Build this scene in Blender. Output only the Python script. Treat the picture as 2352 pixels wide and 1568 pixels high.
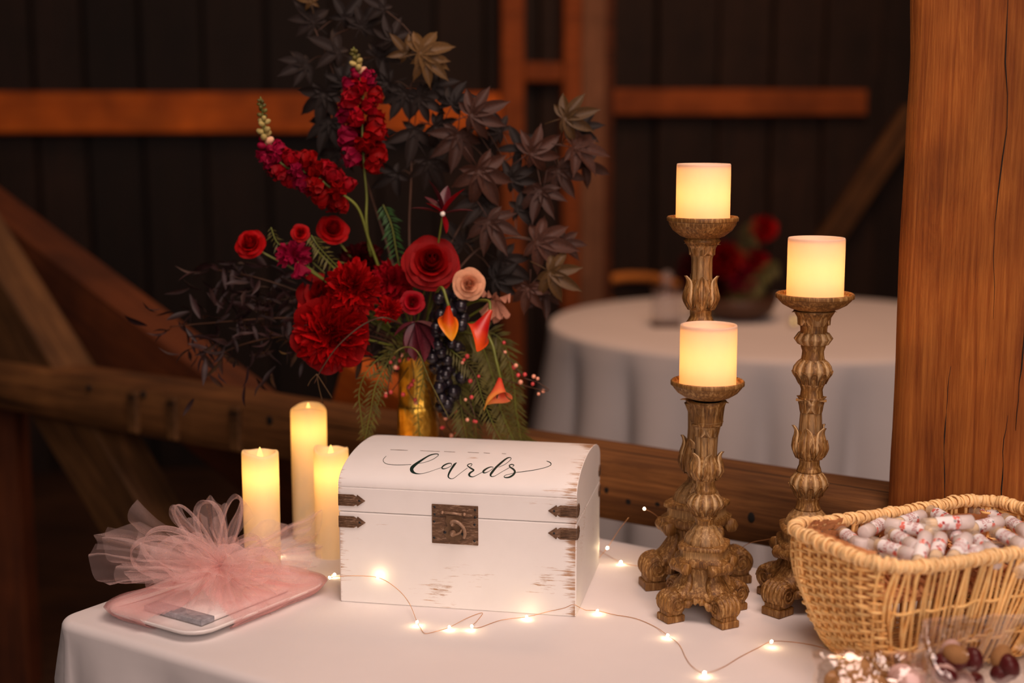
import bpy, bmesh, math, random
from mathutils import Vector, Matrix, Quaternion, noise
random.seed(7)
PI = math.pi
sc = bpy.context.scene
C = sc.collection
for o in list(bpy.data.objects):
    bpy.data.objects.remove(o, do_unlink=True)

# ------------------------------------------------------------------ camera, world, light
FPX, YH, HT, ZT = 3267.0, 270.0, 0.67, 0.75
PITCH = math.atan((784 - YH) / FPX)
CAM = Vector((0, 0, ZT + HT))
cam = bpy.data.cameras.new('camera')
cam.sensor_width = 36.0
cam.lens = FPX / 2352 * 36
cam.clip_start = 0.05
cam.dof.use_dof = True
cam.dof.focus_distance = 1.95
cam.dof.aperture_fstop = 1.9
cam_o = bpy.data.objects.new('camera', cam)
cam_o.location = CAM
cam_o.rotation_euler = (PI / 2 - PITCH, 0, 0)
C.objects.link(cam_o)
sc.camera = cam_o

world = bpy.data.worlds.new('barn_dusk')
sc.world = world
world.use_nodes = True
world.node_tree.nodes['Background'].inputs[0].default_value = (1.0, 0.72, 0.52, 1)
world.node_tree.nodes['Background'].inputs[1].default_value = 0.006

def area(name, loc, target, size, watts, col):
    l = bpy.data.lights.new(name, 'AREA')
    l.shape = 'RECTANGLE'
    l.size, l.size_y = size
    l.energy = watts
    l.color = col
    o = bpy.data.objects.new(name, l)
    o.location = loc
    d = Vector(target) - Vector(loc)
    o.rotation_euler = d.to_track_quat('-Z', 'Y').to_euler()
    C.objects.link(o)
    return o
area('added_front_key', (0.6, -2.6, 2.6), (0.1, 2.2, 0.8), (2.6, 2.2), 98, (1.0, 0.76, 0.69))  # large soft key added behind the camera; no doorway is built there
area('added_overhead_light', (0.5, 0.9, 3.3), (0.2, 2.0, 0.7), (1.6, 1.2), 54, (1.0, 0.72, 0.61))  # unseen area light added above the gift table; stands for no actual bulbs
area('added_far_bay_fill', (0.7, 4.0, 3.5), (0.7, 4.9, 0.8), (1.2, 0.8), 36, (1.0, 0.52, 0.30))  # warm fill added over the round table to brighten its cloth; no bulbs there

sc.cycles.transparent_max_bounces = 32
sc.view_settings.view_transform = 'Standard'
sc.view_settings.look = 'None'
sc.view_settings.exposure = 0.0
sc.view_settings.gamma = 1.0
sc.view_settings.use_curve_mapping = False

# ------------------------------------------------------------------ geometry helpers
def ray(x, y):
    a = (x - 1176) / FPX
    b = -(y - 784) / FPX
    return Vector((a, math.cos(PITCH) + b * math.sin(PITCH), -math.sin(PITCH) + b * math.cos(PITCH)))
def on_z(x, y, z=ZT):
    r = ray(x, y)
    return CAM + r * ((z - CAM.z) / r.z)
def at(x, y, Y):
    r = ray(x, y)
    return CAM + r * (Y / r.y)
def on_plane(x, y, n, q):
    r = ray(x, y)
    return CAM + r * (n.dot(q - CAM) / n.dot(r))

def link(o, parent=None):
    C.objects.link(o)
    if parent is not None:
        o.parent = parent
    return o
def me(name, verts, faces, mat=None, smooth=True):
    m = bpy.data.meshes.new(name)
    m.from_pydata([tuple(v) for v in verts], [], faces)
    if smooth:
        m.polygons.foreach_set('use_smooth', [True] * len(m.polygons))
    if mat is not None:
        m.materials.append(mat)
    m.update()
    return m
def ob(name, mesh_, parent=None, loc=None, rot=None, scale=None, label=None):
    o = bpy.data.objects.new(name, mesh_)
    if loc is not None: o.location = loc
    if rot is not None:
        if isinstance(rot, Quaternion):
            o.rotation_euler = rot.to_euler()
        else:
            o.rotation_euler = rot
    if scale is not None:
        o.scale = (scale,) * 3 if isinstance(scale, (int, float)) else scale
    if label: o['label'] = label
    return link(o, parent)
def tag(o, label, cat, group=None, kind=None):
    o['label'] = label
    o['category'] = cat
    if group: o['group'] = group
    if kind: o['kind'] = kind
    return o
def thing(name, label, cat, loc=(0, 0, 0), rot=(0, 0, 0), group=None):
    o = bpy.data.objects.new(name, None)
    o.empty_display_size = 0.05
    o.location = loc
    o.rotation_euler = rot
    link(o)
    return tag(o, label, cat, group)
def struct(o):
    o['kind'] = 'structure'
    return o

class MB:
    def __init__(s): s.v = []; s.f = []
    def add(s, vf, M=None):
        n = len(s.v)
        s.v += [M @ Vector(p) if M is not None else Vector(p) for p in vf[0]]
        s.f += [tuple(i + n for i in f) for f in vf[1]]
        return s
    def mesh(s, name, mat, smooth=True): return me(name, s.v, s.f, mat, smooth)

def box_vf(x0, x1, y0, y1, z0, z1):
    v = [(x0, y0, z0), (x1, y0, z0), (x1, y1, z0), (x0, y1, z0), (x0, y0, z1), (x1, y0, z1), (x1, y1, z1), (x0, y1, z1)]
    return v, [(0, 3, 2, 1), (4, 5, 6, 7), (0, 1, 5, 4), (1, 2, 6, 5), (2, 3, 7, 6), (3, 0, 4, 7)]
def cbox(x0, x1, y0, y1, z0, z1, b=0.002, seg=1):
    bm = bmesh.new()
    v, f = box_vf(x0, x1, y0, y1, z0, z1)
    vs = [bm.verts.new(p) for p in v]
    for q in f: bm.faces.new([vs[i] for i in q])
    bmesh.ops.bevel(bm, geom=list(bm.edges), offset=b, segments=seg, profile=0.5, affect='EDGES')
    bm.verts.index_update()
    r = ([p.co.copy() for p in bm.verts], [tuple(q.index for q in g.verts) for g in bm.faces])
    bm.free()
    return r
def grid_vf(fn, nu, nv, closed_u=False):
    v = []
    cu = nu if closed_u else nu + 1
    for j in range(nv + 1):
        for i in range(cu):
            v.append(Vector(fn(i / nu, j / nv)))
    f = []
    for j in range(nv):
        for i in range(nu):
            a = j * cu + i
            b = j * cu + (i + 1) % cu
            f.append((a, b, b + cu, a + cu))
    return v, f
def lathe_vf(prof, seg=48, mod=None, cap=True):
    n = len(prof)
    v = []
    for k, (r, z) in enumerate(prof):
        for i in range(seg):
            t = 2 * PI * i / seg
            rr = mod(t, z, r) if mod else r
            v.append(Vector((rr * math.cos(t), rr * math.sin(t), z)))
    f = []
    for k in range(n - 1):
        for i in range(seg):
            j = (i + 1) % seg
            f.append((k * seg + i, k * seg + j, (k + 1) * seg + j, (k + 1) * seg + i))
    if cap:
        if prof[0][0] > 1e-5: f.append(tuple(reversed(range(seg))))
        if prof[-1][0] > 1e-5: f.append(tuple((n - 1) * seg + i for i in range(seg)))
    return v, f
def fine(prof, n=6):
    out = []
    for a, b in zip(prof, prof[1:]):
        for k in range(n):
            t = k / n
            out.append((a[0] + (b[0] - a[0]) * t, a[1] + (b[1] - a[1]) * t))
    out.append(prof[-1])
    return out
def crom(pts, n=8, closed=False):
    P = [Vector(p) for p in pts]
    out = []
    m = len(P)
    for i in range(m if closed else m - 1):
        if closed:
            p0, p1, p2, p3 = P[i - 1], P[i], P[(i + 1) % m], P[(i + 2) % m]
        else:
            p1, p2 = P[i], P[i + 1]
            p0 = P[i - 1] if i > 0 else p1 * 2 - p2
            p3 = P[i + 2] if i + 2 < m else p2 * 2 - p1
        for k in range(n):
            t = k / n
            out.append(0.5 * ((2 * p1) + (p2 - p0) * t + (2 * p0 - 5 * p1 + 4 * p2 - p3) * t * t + (3 * p1 - p0 - 3 * p2 + p3) * t ** 3))
    if not closed: out.append(P[-1])
    return out
def tube_vf(pts, rad, seg=6, closed=False, cap=True):
    P = [Vector(p) for p in pts]
    n = len(P)
    R = rad if isinstance(rad, (list, tuple)) else [rad] * n
    v = []
    nrm = None
    for i in range(n):
        if closed: t = P[(i + 1) % n] - P[i - 1]
        else: t = P[min(i + 1, n - 1)] - P[max(i - 1, 0)]
        if t.length < 1e-9: t = Vector((0, 0, 1))
        t.normalize()
        if nrm is None:
            a = Vector((0, 0, 1)) if abs(t.z) < 0.9 else Vector((1, 0, 0))
            nrm = (a - t * a.dot(t)).normalized()
        else:
            nrm = (nrm - t * nrm.dot(t))
            if nrm.length < 1e-6: nrm = t.orthogonal()
            nrm.normalize()
        b = t.cross(nrm)
        for k in range(seg):
            th = 2 * PI * k / seg
            v.append(P[i] + (nrm * math.cos(th) + b * math.sin(th)) * R[i])
    f = []
    for i in range(n if closed else n - 1):
        j = (i + 1) % n
        for k in range(seg):
            l = (k + 1) % seg
            f.append((i * seg + k, i * seg + l, j * seg + l, j * seg + k))
    if cap and not closed:
        f.append(tuple(reversed(range(seg))))
        f.append(tuple((n - 1) * seg + k for k in range(seg)))
    return v, f
def sphere_vf(r=1.0, u=12, w=8, sz=1.0):
    prof = [(max(r * math.sin(PI * k / w), 1e-6), -r * sz * math.cos(PI * k / w)) for k in range(w + 1)]
    return lathe_vf(prof, u, cap=False)
def lerp(a, b, t): return a + (b - a) * t
def face_cam(p, tilt=(0, 0, 0)):
    d = (CAM - Vector(p)).normalized() + Vector(tilt)
    return d.normalized().to_track_quat('Z', 'Y')

# ------------------------------------------------------------------ materials
def srgb(h):
    out = []
    for c in h:
        c /= 255
        out.append(c / 12.92 if c <= 0.04045 else ((c + 0.055) / 1.055) ** 2.4)
    return (*out, 1)
class NT:
    def __init__(s, name):
        s.m = bpy.data.materials.new(name)
        s.m.use_nodes = True
        s.t = s.m.node_tree
        s.b = s.t.nodes['Principled BSDF']
        s.out = s.t.nodes['Material Output']
    def n(s, typ, **kw):
        x = s.t.nodes.new(typ)
        for k, v in kw.items():
            if k in x.inputs.keys() if isinstance(k, str) else False: x.inputs[k].default_value = v
            else: setattr(x, k, v)
        return x
    def l(s, a, b): s.t.links.new(a, b)
    def coords(s, kind='Object', scale=(1, 1, 1)):
        tc = s.n('ShaderNodeTexCoord')
        mp = s.n('ShaderNodeMapping')
        mp.inputs['Scale'].default_value = scale
        s.l(tc.outputs[kind], mp.inputs['Vector'])
        return mp.outputs[0]
    def noise(s, vec, scale, detail=4, rough=0.6, dist=0):
        x = s.n('ShaderNodeTexNoise')
        x.inputs['Scale'].default_value = scale
        x.inputs['Detail'].default_value = detail
        x.inputs['Roughness'].default_value = rough
        x.inputs['Distortion'].default_value = dist
        if vec is not None: s.l(vec, x.inputs['Vector'])
        return x.outputs['Fac']
    def ramp(s, fac, stops):
        x = s.n('ShaderNodeValToRGB')
        while len(x.color_ramp.elements) < len(stops): x.color_ramp.elements.new(0.5)
        for e, (p, c) in zip(x.color_ramp.elements, stops):
            e.position = p
            e.color = c if len(c) == 4 else (*c, 1)
        s.l(fac, x.inputs[0])
        return x.outputs[0]
    def mix(s, fac, a, b, mode='MIX'):
        x = s.n('ShaderNodeMix', data_type='RGBA', blend_type=mode)
        for sock, val in ((x.inputs[0], fac), (x.inputs[6], a), (x.inputs[7], b)):
            if hasattr(val, 'links'): s.l(val, sock)
            else: sock.default_value = val
        return x.outputs[2]
    def math(s, op, a, b=0.0, clamp=False):
        x = s.n('ShaderNodeMath', operation=op, use_clamp=clamp)
        for sock, val in ((x.inputs[0], a), (x.inputs[1], b)):
            if hasattr(val, 'links'): s.l(val, sock)
            else: sock.default_value = val
        return x.outputs[0]
    def bump(s, h, strength=0.3, dist=0.002):
        x = s.n('ShaderNodeBump')
        x.inputs['Strength'].default_value = strength
        x.inputs['Distance'].default_value = dist
        s.l(h, x.inputs['Height'])
        s.l(x.outputs[0], s.b.inputs['Normal'])
    def base(s, c):
        if hasattr(c, 'links'): s.l(c, s.b.inputs['Base Color'])
        else: s.b.inputs['Base Color'].default_value = c
    def set(s, **kw):
        for k, v in kw.items(): s.b.inputs[k.replace('_', ' ')].default_value = v
        return s

def simple(name, col, rough=0.6, var=0.15, nscale=60, metal=0, bump=0.0, rand=0.0, trans=0.0, spec=0.5):
    t = NT(name)
    vec = t.coords()
    nz = t.noise(vec, nscale)
    c0 = tuple(max(0, x * (1 - var)) for x in col[:3]) + (1,)
    c1 = tuple(min(1, x * (1 + var)) for x in col[:3]) + (1,)
    c = t.ramp(nz, [(0.3, c0), (0.7, c1)])
    if rand:
        oi = t.n('ShaderNodeObjectInfo')
        hs = t.n('ShaderNodeHueSaturation')
        v = t.math('MULTIPLY_ADD', oi.outputs['Random'], 2 * rand)
        v.node.inputs[2].default_value = 1 - rand
        t.l(v, hs.inputs['Value'])
        t.l(c, hs.inputs['Color'])
        c = hs.outputs[0]
    t.base(c)
    t.set(Roughness=rough, Metallic=metal)
    t.b.inputs['Specular IOR Level'].default_value = spec
    if bump: t.bump(nz, bump, 0.001)
    if trans:
        tr = t.n('ShaderNodeBsdfTranslucent')
        mx = t.n('ShaderNodeMixShader')
        mx.inputs[0].default_value = trans
        t.l(c, tr.inputs[0])
        t.l(t.b.outputs[0], mx.inputs[1]); t.l(tr.outputs[0], mx.inputs[2])
        t.l(mx.outputs[0], t.out.inputs[0])
    return t.m

def timber(name, dark, mid, light, axis=0, fine_scale=1.0, rough=0.75, rand=0.0, cracks=True, bump=0.6):
    t = NT(name)
    sc_ = [14.0, 14.0, 14.0]; sc_[axis] = 0.9
    vec = t.coords(scale=tuple(x * fine_scale for x in sc_))
    warp = t.noise(t.coords(), 3.0, 3)
    grain = t.noise(vec, 3.0, 8, 0.7, 1.2)
    sc2 = [60.0] * 3; sc2[axis] = 1.6
    fib = t.noise(t.coords(scale=tuple(x * fine_scale for x in sc2)), 3.0, 5, 0.7, 0.3)
    g = t.math('MULTIPLY_ADD', fib, 0.5)
    t.l(t.math('MULTIPLY', grain, 0.6), g.node.inputs[2])
    c = t.ramp(g, [(0.28, dark), (0.5, mid), (0.75, light)])
    blot = t.ramp(warp, [(0.34, (0.40, 0.36, 0.32)), (0.64, (1.2, 1.15, 1.1))])
    c = t.mix(0.8, c, blot, 'MULTIPLY')
    if cracks:
        sc3 = [26.0] * 3; sc3[axis] = 0.35
        ck = t.noise(t.coords(scale=tuple(x * fine_scale for x in sc3)), 2.0, 2, 0.5, 0.6)
        cm = t.ramp(ck, [(0.335, (1, 1, 1)), (0.36, (0, 0, 0))])
        c = t.mix(cm, c, tuple(x * 0.22 for x in dark[:3]) + (1,))
    if rand:
        oi = t.n('ShaderNodeObjectInfo')
        hs = t.n('ShaderNodeHueSaturation')
        v = t.math('MULTIPLY_ADD', oi.outputs['Random'], 2 * rand)
        v.node.inputs[2].default_value = 1 - rand
        t.l(v, hs.inputs['Value']); t.l(c, hs.inputs['Color'])
        c = hs.outputs[0]
    t.base(c)
    t.set(Roughness=rough)
    t.b.inputs['Specular IOR Level'].default_value = 0.3
    t.bump(g, bump, 0.003)
    return t.m

M = {}
M['post'] = timber('old_oak_post', srgb((66, 28, 5)), srgb((138, 74, 22)), srgb((186, 118, 50)), 2, cracks=False)
M['rail'] = timber('weathered_rail', srgb((40, 22, 9)), srgb((100, 64, 31)), srgb((146, 100, 54)), 0)
M['brace'] = timber('brown_brace', srgb((30, 17, 6)), srgb((82, 53, 25)), srgb((122, 86, 48)), 0)
M['rustbrace'] = timber('rust_brace', srgb((32, 13, 3)), srgb((76, 35, 10)), srgb((102, 53, 19)), 0)
M['wallrail'] = timber('orange_girt', srgb((112, 48, 6)), srgb((182, 86, 14)), srgb((206, 110, 26)), 0, cracks=False)
M['walldarkrail'] = timber('brown_girt', srgb((76, 34, 8)), srgb((130, 64, 20)), srgb((156, 84, 32)), 0, cracks=False)
M['greypost'] = timber('greyish_post', srgb((84, 57, 38)), srgb((120, 82, 58)), srgb((140, 100, 72)), 2, cracks=False)
M['plank'] = timber('dark_barn_board', srgb((15, 9, 6)), srgb((28, 17, 11)), srgb((48, 30, 19)), 2, rand=0.55, cracks=False)
M['floor'] = timber('barn_floor', srgb((28, 17, 9)), srgb((52, 32, 17)), srgb((74, 48, 27)), 0)
M['hole'] = simple('peg_hole', srgb((14, 9, 5)), 0.95)
M['chairwood'] = timber('chair_wood', srgb((150, 80, 24)), srgb((206, 128, 52)), srgb((226, 156, 80)), 0, cracks=False)

def cloth_mat(name, col, scale=500):
    t = NT(name)
    w = t.noise(t.coords(), 5, 3)
    c = t.ramp(w, [(0.3, tuple(x * 0.95 for x in col[:3]) + (1,)), (0.7, col)])
    t.base(c)
    t.set(Roughness=0.85)
    t.b.inputs['Sheen Weight'].default_value = 0.15
    t.b.inputs['Specular IOR Level'].default_value = 0.25
    h = t.noise(t.coords(), 22, 3)
    t.bump(h, 0.25, 0.002)
    return t.m
M['cloth'] = cloth_mat('white_linen', (0.80, 0.76, 0.75, 1))
M['cloth2'] = cloth_mat('white_linen_far', (0.78, 0.74, 0.73, 1))

# ------------------------------------------------------------------ the barn
E1 = Vector((0.829, -0.559, 0)).normalized()     # along the frame, towards the right post
E2 = Vector((-0.559, -0.829, 0)).normalized()    # towards the viewer
ANG = math.atan2(E1.y, E1.x)
fl = ob('floor', me('floor', [(-5, -4, 0), (6, -4, 0), (6, 9, 0), (-5, 9, 0)], [(0, 1, 2, 3)], M['floor']))
struct(fl)
WA, WB = Vector((-3.4, 5.35, 0)), Vector((4.6, 6.65, 0))
WD = (WB - WA).normalized(); WL = (WB - WA).length
WN = Vector((-WD.y, WD.x, 0))
wang = math.atan2(WD.y, WD.x)
wall = bpy.data.objects.new('wall_back', me('wall_back', *box_vf(0, WL, 0.05, 0.12, 0, 4.4), M['hole'], False))
wall.location = WA; wall.rotation_euler = (0, 0, wang)
link(wall); struct(wall)
x = 0.0
random.seed(3)
while x < WL - 0.25:
    w = random.uniform(0.16, 0.27)
    th = random.uniform(0.0, 0.022)
    v, f = cbox(0, w - random.uniform(0.006, 0.016), 0.008 - th, 0.05, 0.0, 4.35, 0.004)
    ob('plank', me('plank', v, f, M['plank'], False), wall, (x, 0, 0))
    x += w
wallq = WA.copy()
def wall_pt(px, py, off=0.0):
    return on_plane(px, py, WN, WA - WN * off)
def wall_local(p):
    d = p - WA
    return Vector((d.dot(WD), d.dot(WN), d.z))
def wall_beam(name, px0, px1, py0, py1, thick, mat, axis=0):
    a = wall_local(wall_pt(px0, py0, thick)); b = wall_local(wall_pt(px1, py1, thick))
    L, Hh = b.x - a.x, a.z - b.z
    v, f = cbox(0, L, 0, thick, 0, Hh, 0.006)
    o = ob(name, me(name, v, f, mat, False))
    o.location = WA + WD * a.x - WN * thick + Vector((0, 0, b.z))
    o.rotation_euler = (0, 0, wang)
    return o
struct(wall_beam('trim_1', -780, 1152, 209, 304, 0.07, M['wallrail']))
struct(wall_beam('trim_2', 1388, 1992, 204, 264, 0.06, M['walldarkrail']))
struct(wall_beam('trim_3', 1152, 1204, -420, 1010, 0.10, M['walldarkrail']))
struct(wall_beam('trim_4', 1298, 1340, -420, 1010, 0.10, M['walldarkrail']))
struct(wall_beam('trim_5', 1341, 1384, -420, 1010, 0.115, M['greypost']))
struct(wall_beam('trim_6', 1385, 1402, -420, 1010, 0.09, M['rustbrace']))
struct(wall_beam('trim_7', 1205, 1297, 143, 188, 0.08, M['walldarkrail']))
def stick(name, p0, p1, w, d, mat, up=Vector((0, 0, 1)), b=0.006):
    """square timber from p0 to p1, w wide across the view and d deep"""
    p0, p1 = Vector(p0), Vector(p1)
    ax = (p1 - p0); L = ax.length; ax.normalize()
    ydir = ax.cross(up)
    if ydir.length < 1e-4: ydir = Vector((0, 1, 0))
    ydir.normalize()
    zdir = ax.cross(ydir).normalized()
    v, f = cbox(0, L, -d / 2, d / 2, -w / 2, w / 2, b)
    o = ob(name, me(name, v, f, mat, False))
    R = Matrix((ax, ydir, zdir)).transposed()
    o.location = p0
    o.rotation_euler = R.to_euler()
    return o
o = stick('wall_brace', wall_pt(1890, 570, .06), wall_pt(2100, 255, .06), 0.1, 0.06, M['brace'])
tag(o, 'dim brown diagonal brace on the back wall beside the big oak post', 'brace')

# rail behind the table and the frame it belongs to
RQ = Vector((0.409, 2.1, 0.0))                    # a point on the front face of the rail
def rail_s(px, py): return (on_plane(px, py, -E2, RQ) - RQ).dot(-E1)
rail = thing('barn_rail', 'weathered hewn rail running behind the gift table from the oak post to the left', 'beam', RQ - E1 * -0.165 * 1 + Vector((0, 0, 0.765)), (0, 0, ANG + PI))
def rail_fn(u, v_):
    return None
mb = MB()
RL, RH, RT = 2.42, 0.104, 0.125
prof = [(-0.0, 0.004), (0.0, RH * 0.5), (0.003, RH - 0.012), (0.012, RH), (RT - 0.01, RH), (RT, RH - 0.01), (RT, 0.008), (RT - 0.008, 0), (0.008, 0)]
NX = 60
vv = []; ff = []
for i in range(NX + 1):
    xx = RL * i / NX
    for j, (yy, zz) in enumerate(prof):
        nz = noise.noise(Vector((xx * 3, yy * 9, zz * 9))) * 0.006
        vv.append((xx, -(yy) - nz, zz + noise.noise(Vector((xx * 2.3 + 7, yy * 9, zz * 9))) * 0.005))
n = len(prof)
for i in range(NX):
    for j in range(n):
        k = (j + 1) % n
        ff.append((i * n + j, (i + 1) * n + j, (i + 1) * n + k, i * n + k))
ff.append(tuple(range(n))); ff.append(tuple(NX * n + j for j in reversed(range(n))))
ob('rail_body', me('rail_body', vv, ff, M['rail']), rail)
hole_m = me('peg_hole', *sphere_vf(0.0085, 10, 6), M['hole'])
for px, py in ((1395, 1126), (1445, 1150), (1512, 1156), (1546, 1150), (1726, 1188), (205, 890), (395, 925), (330, 905), (620, 965)):
    P = on_plane(px, py, -E2, RQ)
    d = P - rail.location
    lx = d.dot(-E1); lz = d.z
    ob('peg_hole', hole_m, rail, (lx, 0.001, lz), None, (random.uniform(.7, 1.1), 0.35, random.uniform(.7, 1.2)))
for px, py in ((310, 905), (400, 915), (545, 955)):
    P = on_plane(px, py, -E2, RQ); d = P - rail.location
    ob('cleat', me('cleat', *cbox(-0.014, 0.014, -0.002, 0.012, -0.045, 0.045, .003), M['brace'], False), rail, (d.dot(-E1), 0.0, 0.05))

# oak post
pl = on_plane(2041, 1000, -E2, RQ + E2 * 0.02)
PW = 0.195
post = thing('oak_post', 'thick hewn oak post with long drying cracks rising at the right edge', 'post', (pl.x, pl.y, 0), (0, 0, ANG))
def wob(z, k): return noise.noise(Vector((k * 5.1, z * 3.1, k))) * 0.004 + noise.noise(Vector((k * 5.1, z * 11, k))) * 0.0018
vv = []; ff = []
ring = []
for a in range(8): ring.append((PW * a / 8, 0))
for a in range(8): ring.append((PW, PW * a / 8))
for a in range(8): ring.append((PW * (1 - a / 8), PW))
for a in range(8): ring.append((0, PW * (1 - a / 8)))
NZ = 110
for k in range(NZ + 1):
    z = 3.6 * k / NZ
    for i, (a, b_) in enumerate(ring):
        ca, cb = a - PW / 2, b_ - PW / 2
        r = 1 - 0.035 * (1 if i % 8 == 0 else 0)
        q = wob(z, i % 32)
        vv.append((ca * r + PW / 2 + (q if abs(ca) > .09 else q * .3) * (1 if ca > 0 else -1), cb * r + PW / 2 + (q * .6) * (1 if cb > 0 else -1), z))
for k in range(NZ):
    for i in range(32):
        j = (i + 1) % 32
        ff.append((k * 32 + i, k * 32 + j, (k + 1) * 32 + j, (k + 1) * 32 + i))
ob('post_body', me('post_body', vv, ff, M['post']), post)
random.seed(11)
for (cx_, z0, z1) in ((0.137, 1.15, 1.75), (0.128, 0.9, 1.2), (0.165, 0.78, 1.02), (0.085, 0.85, 1.08), (0.176, 1.0, 1.3)):
    pts = []
    for k in range(15):
        z = lerp(z0, z1, k / 14)
        pts.append((cx_ + noise.noise(Vector((cx_ * 50, z * 6, 0))) * 0.010 + noise.noise(Vector((cx_ * 90, z * 25, 3))) * 0.003, 0.0002, z))
    ob('drying_crack', me('drying_crack', *tube_vf(pts, [0.0008 * math.sin(PI * (k + .5) / 15) * (.6 + .4 * math.sin(k * 1.7)) + 0.0002 for k in range(15)], 5), M['hole']), post)

# diagonal braces at the left, behind the rail
def off_plane(px, py, back): return on_plane(px, py, -E2, RQ - E2 * back)
o = stick('frame_brace', off_plane(-380, 50, 0.10), off_plane(520, 1500, 0.10), 0.155, 0.11, M['brace'], up=-E2.cross(Vector((0, 0, 1))))
tag(o, 'pale brown diagonal timber brace crossing behind the rail at far left', 'brace')
o = stick('frame_brace', off_plane(-560, 125, 0.26), off_plane(980, 1310, 0.26), 0.19, 0.12, M['rustbrace'], up=-E2.cross(Vector((0, 0, 1))))
tag(o, 'rust brown diagonal timber brace sloping down to the rail at left', 'brace')
o = stick('frame_brace', off_plane(800, 870, 0.30), off_plane(1000, 990, 0.30), 0.10, 0.08, M['wallrail'], up=-E2.cross(Vector((0, 0, 1))))
tag(o, 'short bright orange timber brace just left of the gold vase', 'brace')
pp = off_plane(6, 1000, 0.16)
o = stick('frame_post', (pp.x, pp.y, 0), (pp.x, pp.y, 0.95), 0.10, 0.10, M['rustbrace'], up=Vector((0, 1, 0)))
tag(o, 'rust brown timber stub post standing at the far left edge', 'post')

# ------------------------------------------------------------------ round table in the next bay
RTC = Vector((0.89, 4.66, 0)); RTR = 0.755
rt = thing('round_table', 'round banquet table hidden under the draped cloth behind the candlesticks', 'table', RTC)
ob('tabletop', me('tabletop', *lathe_vf([(0.01, 0.71), (RTR - .02, 0.71), (RTR - .02, 0.738), (0.01, 0.738)], 48), M['walldarkrail']), rt)
for a in (0.5, 2.0, 3.6, 5.2):
    ob('leg', me('leg', *tube_vf([(0.5 * math.cos(a), 0.5 * math.sin(a), 0), (0.45 * math.cos(a), 0.45 * math.sin(a), 0.71)], 0.016, 8), M['walldarkrail']), rt)
def rc(u, v_):
    a = 2 * PI * u
    fold = abs(math.sin(a * 9 + 0.8 * math.sin(3 * a))) ** 0.6
    if v_ < 0.25:
        r = RTR * (v_ / 0.25); z = 0.75
    elif v_ < 0.35:
        t = (v_ - 0.25) / 0.1
        r = RTR + 0.012 * math.sin(t * PI / 2); z = 0.75 - 0.014 * (1 - math.cos(t * PI / 2))
    else:
        t = (v_ - 0.35) / 0.65
        r = RTR + 0.012 + (0.17 * fold - 0.10) * min(1, t * 1.6) + 0.03 * t; z = 0.736 - 0.73 * t
    return (r * math.cos(a), r * math.sin(a), z)
o = ob('round_tablecloth', me('round_tablecloth', *grid_vf(rc, 220, 20, True), M['cloth2']), None, RTC)
tag(o, 'white floor-length cloth draped in folds over the round table behind', 'tablecloth')

# chairs behind it
def chair(label, loc, rz):
    t = thing('dining_chair', label, 'chair', loc, (0, 0, rz), 'wooden chairs at the round table')
    t.scale = (.9, .9, .86)
    m = M['chairwood']
    ob('seat', me('seat', *cbox(-.21, .21, -.21, .21, .43, .46, .012), m), t)
    for sx in (-1, 1):
        ob('leg', me('leg', *tube_vf([(sx * .18, -.18, 0), (sx * .18, -.18, .44)], .016, 8), m), t)
        ob('back_post', me('back_post', *tube_vf(crom([(sx * .18, .19, 0), (sx * .18, .19, .45), (sx * .195, .22, .7), (sx * .19, .25, .86)]), .016, 8), m), t)
    ob('top_rail', me('top_rail', *tube_vf(crom([(-.2, .245, .84), (-.1, .27, .872), (0, .275, .88), (.1, .27, .872), (.2, .245, .84)]), .024, 8), m), t)
    for sx in (-1, 1):
        ob('cross_slat', me('cross_slat', *tube_vf(crom([(sx * .17, .2, .5), (0, .24, .66), (-sx * .17, .245, .82)]), .010, 6), m), t)
    return t
cp = at(1452, 690, 5.62)
chair('orange-brown wooden chair back showing left of the tall candlestick beyond the round table', (cp.x + .03, 5.72, 0), -0.05)
chair('orange-brown wooden chair half hidden by the oak post beyond the round table', (1.70, 5.62, 0), -0.9)

# ------------------------------------------------------------------ gift table and its cloth
TC = Vector((-0.207, 2.456, 0))                   # far left corner of the table
TL, TD = 1.83, 0.735
def T(a, b, z=0.0): return TC + E1 * a + E2 * b + Vector((0, 0, z))
tb = thing('banquet_table', 'rectangular folding table hidden under the white cloth in front', 'table', TC, (0, 0, ANG))
ob('tabletop', me('tabletop', *cbox(0.006, TL - .006, -TD + .006, -.006, .70, .742, .006), M['walldarkrail'], False), tb)
for a in (0.25, TL - 0.25):
    for b_ in (0.1, TD - 0.1):
        ob('leg', me('leg', *tube_vf([(a, -b_, 0), (a, -b_, 0.70)], 0.015, 8), M['hole']), tb)
def cloth_pts():
    rad = 0.03
    per = []
    def corner(cx_, cy_, a0):
        for k in range(9):
            a = a0 + PI / 2 * k / 8
            per.append((cx_ + rad * math.cos(a), cy_ + rad * math.sin(a), math.cos(a), math.sin(a), 1))
    def side(x0, y0, x1, y1, nx, ny, n):
        for k in range(1, n):
            t = k / n
            per.append((lerp(x0, x1, t), lerp(y0, y1, t), nx, ny, 0))
    corner(rad, -rad, PI / 2)                      # far left
    side(0, -rad, 0, -TD + rad, -1, 0, 60)
    corner(rad, -TD + rad, PI)
    side(rad, -TD, TL - rad, -TD, 0, -1, 150)
    corner(TL - rad, -TD + rad, 1.5 * PI)
    side(TL, -TD + rad, TL, -rad, 1, 0, 60)
    corner(TL - rad, -rad, 0)
    side(TL - rad, 0, rad, 0, 0, 1, 150)
    return per
per = cloth_pts()
n = len(per)
vv = []; ff = []
rows = 0
cxm, cym = TL / 2, -TD / 2
def row(fn):
    global rows
    for i, p in enumerate(per): vv.append(fn(i, p))
    rows += 1
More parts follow.
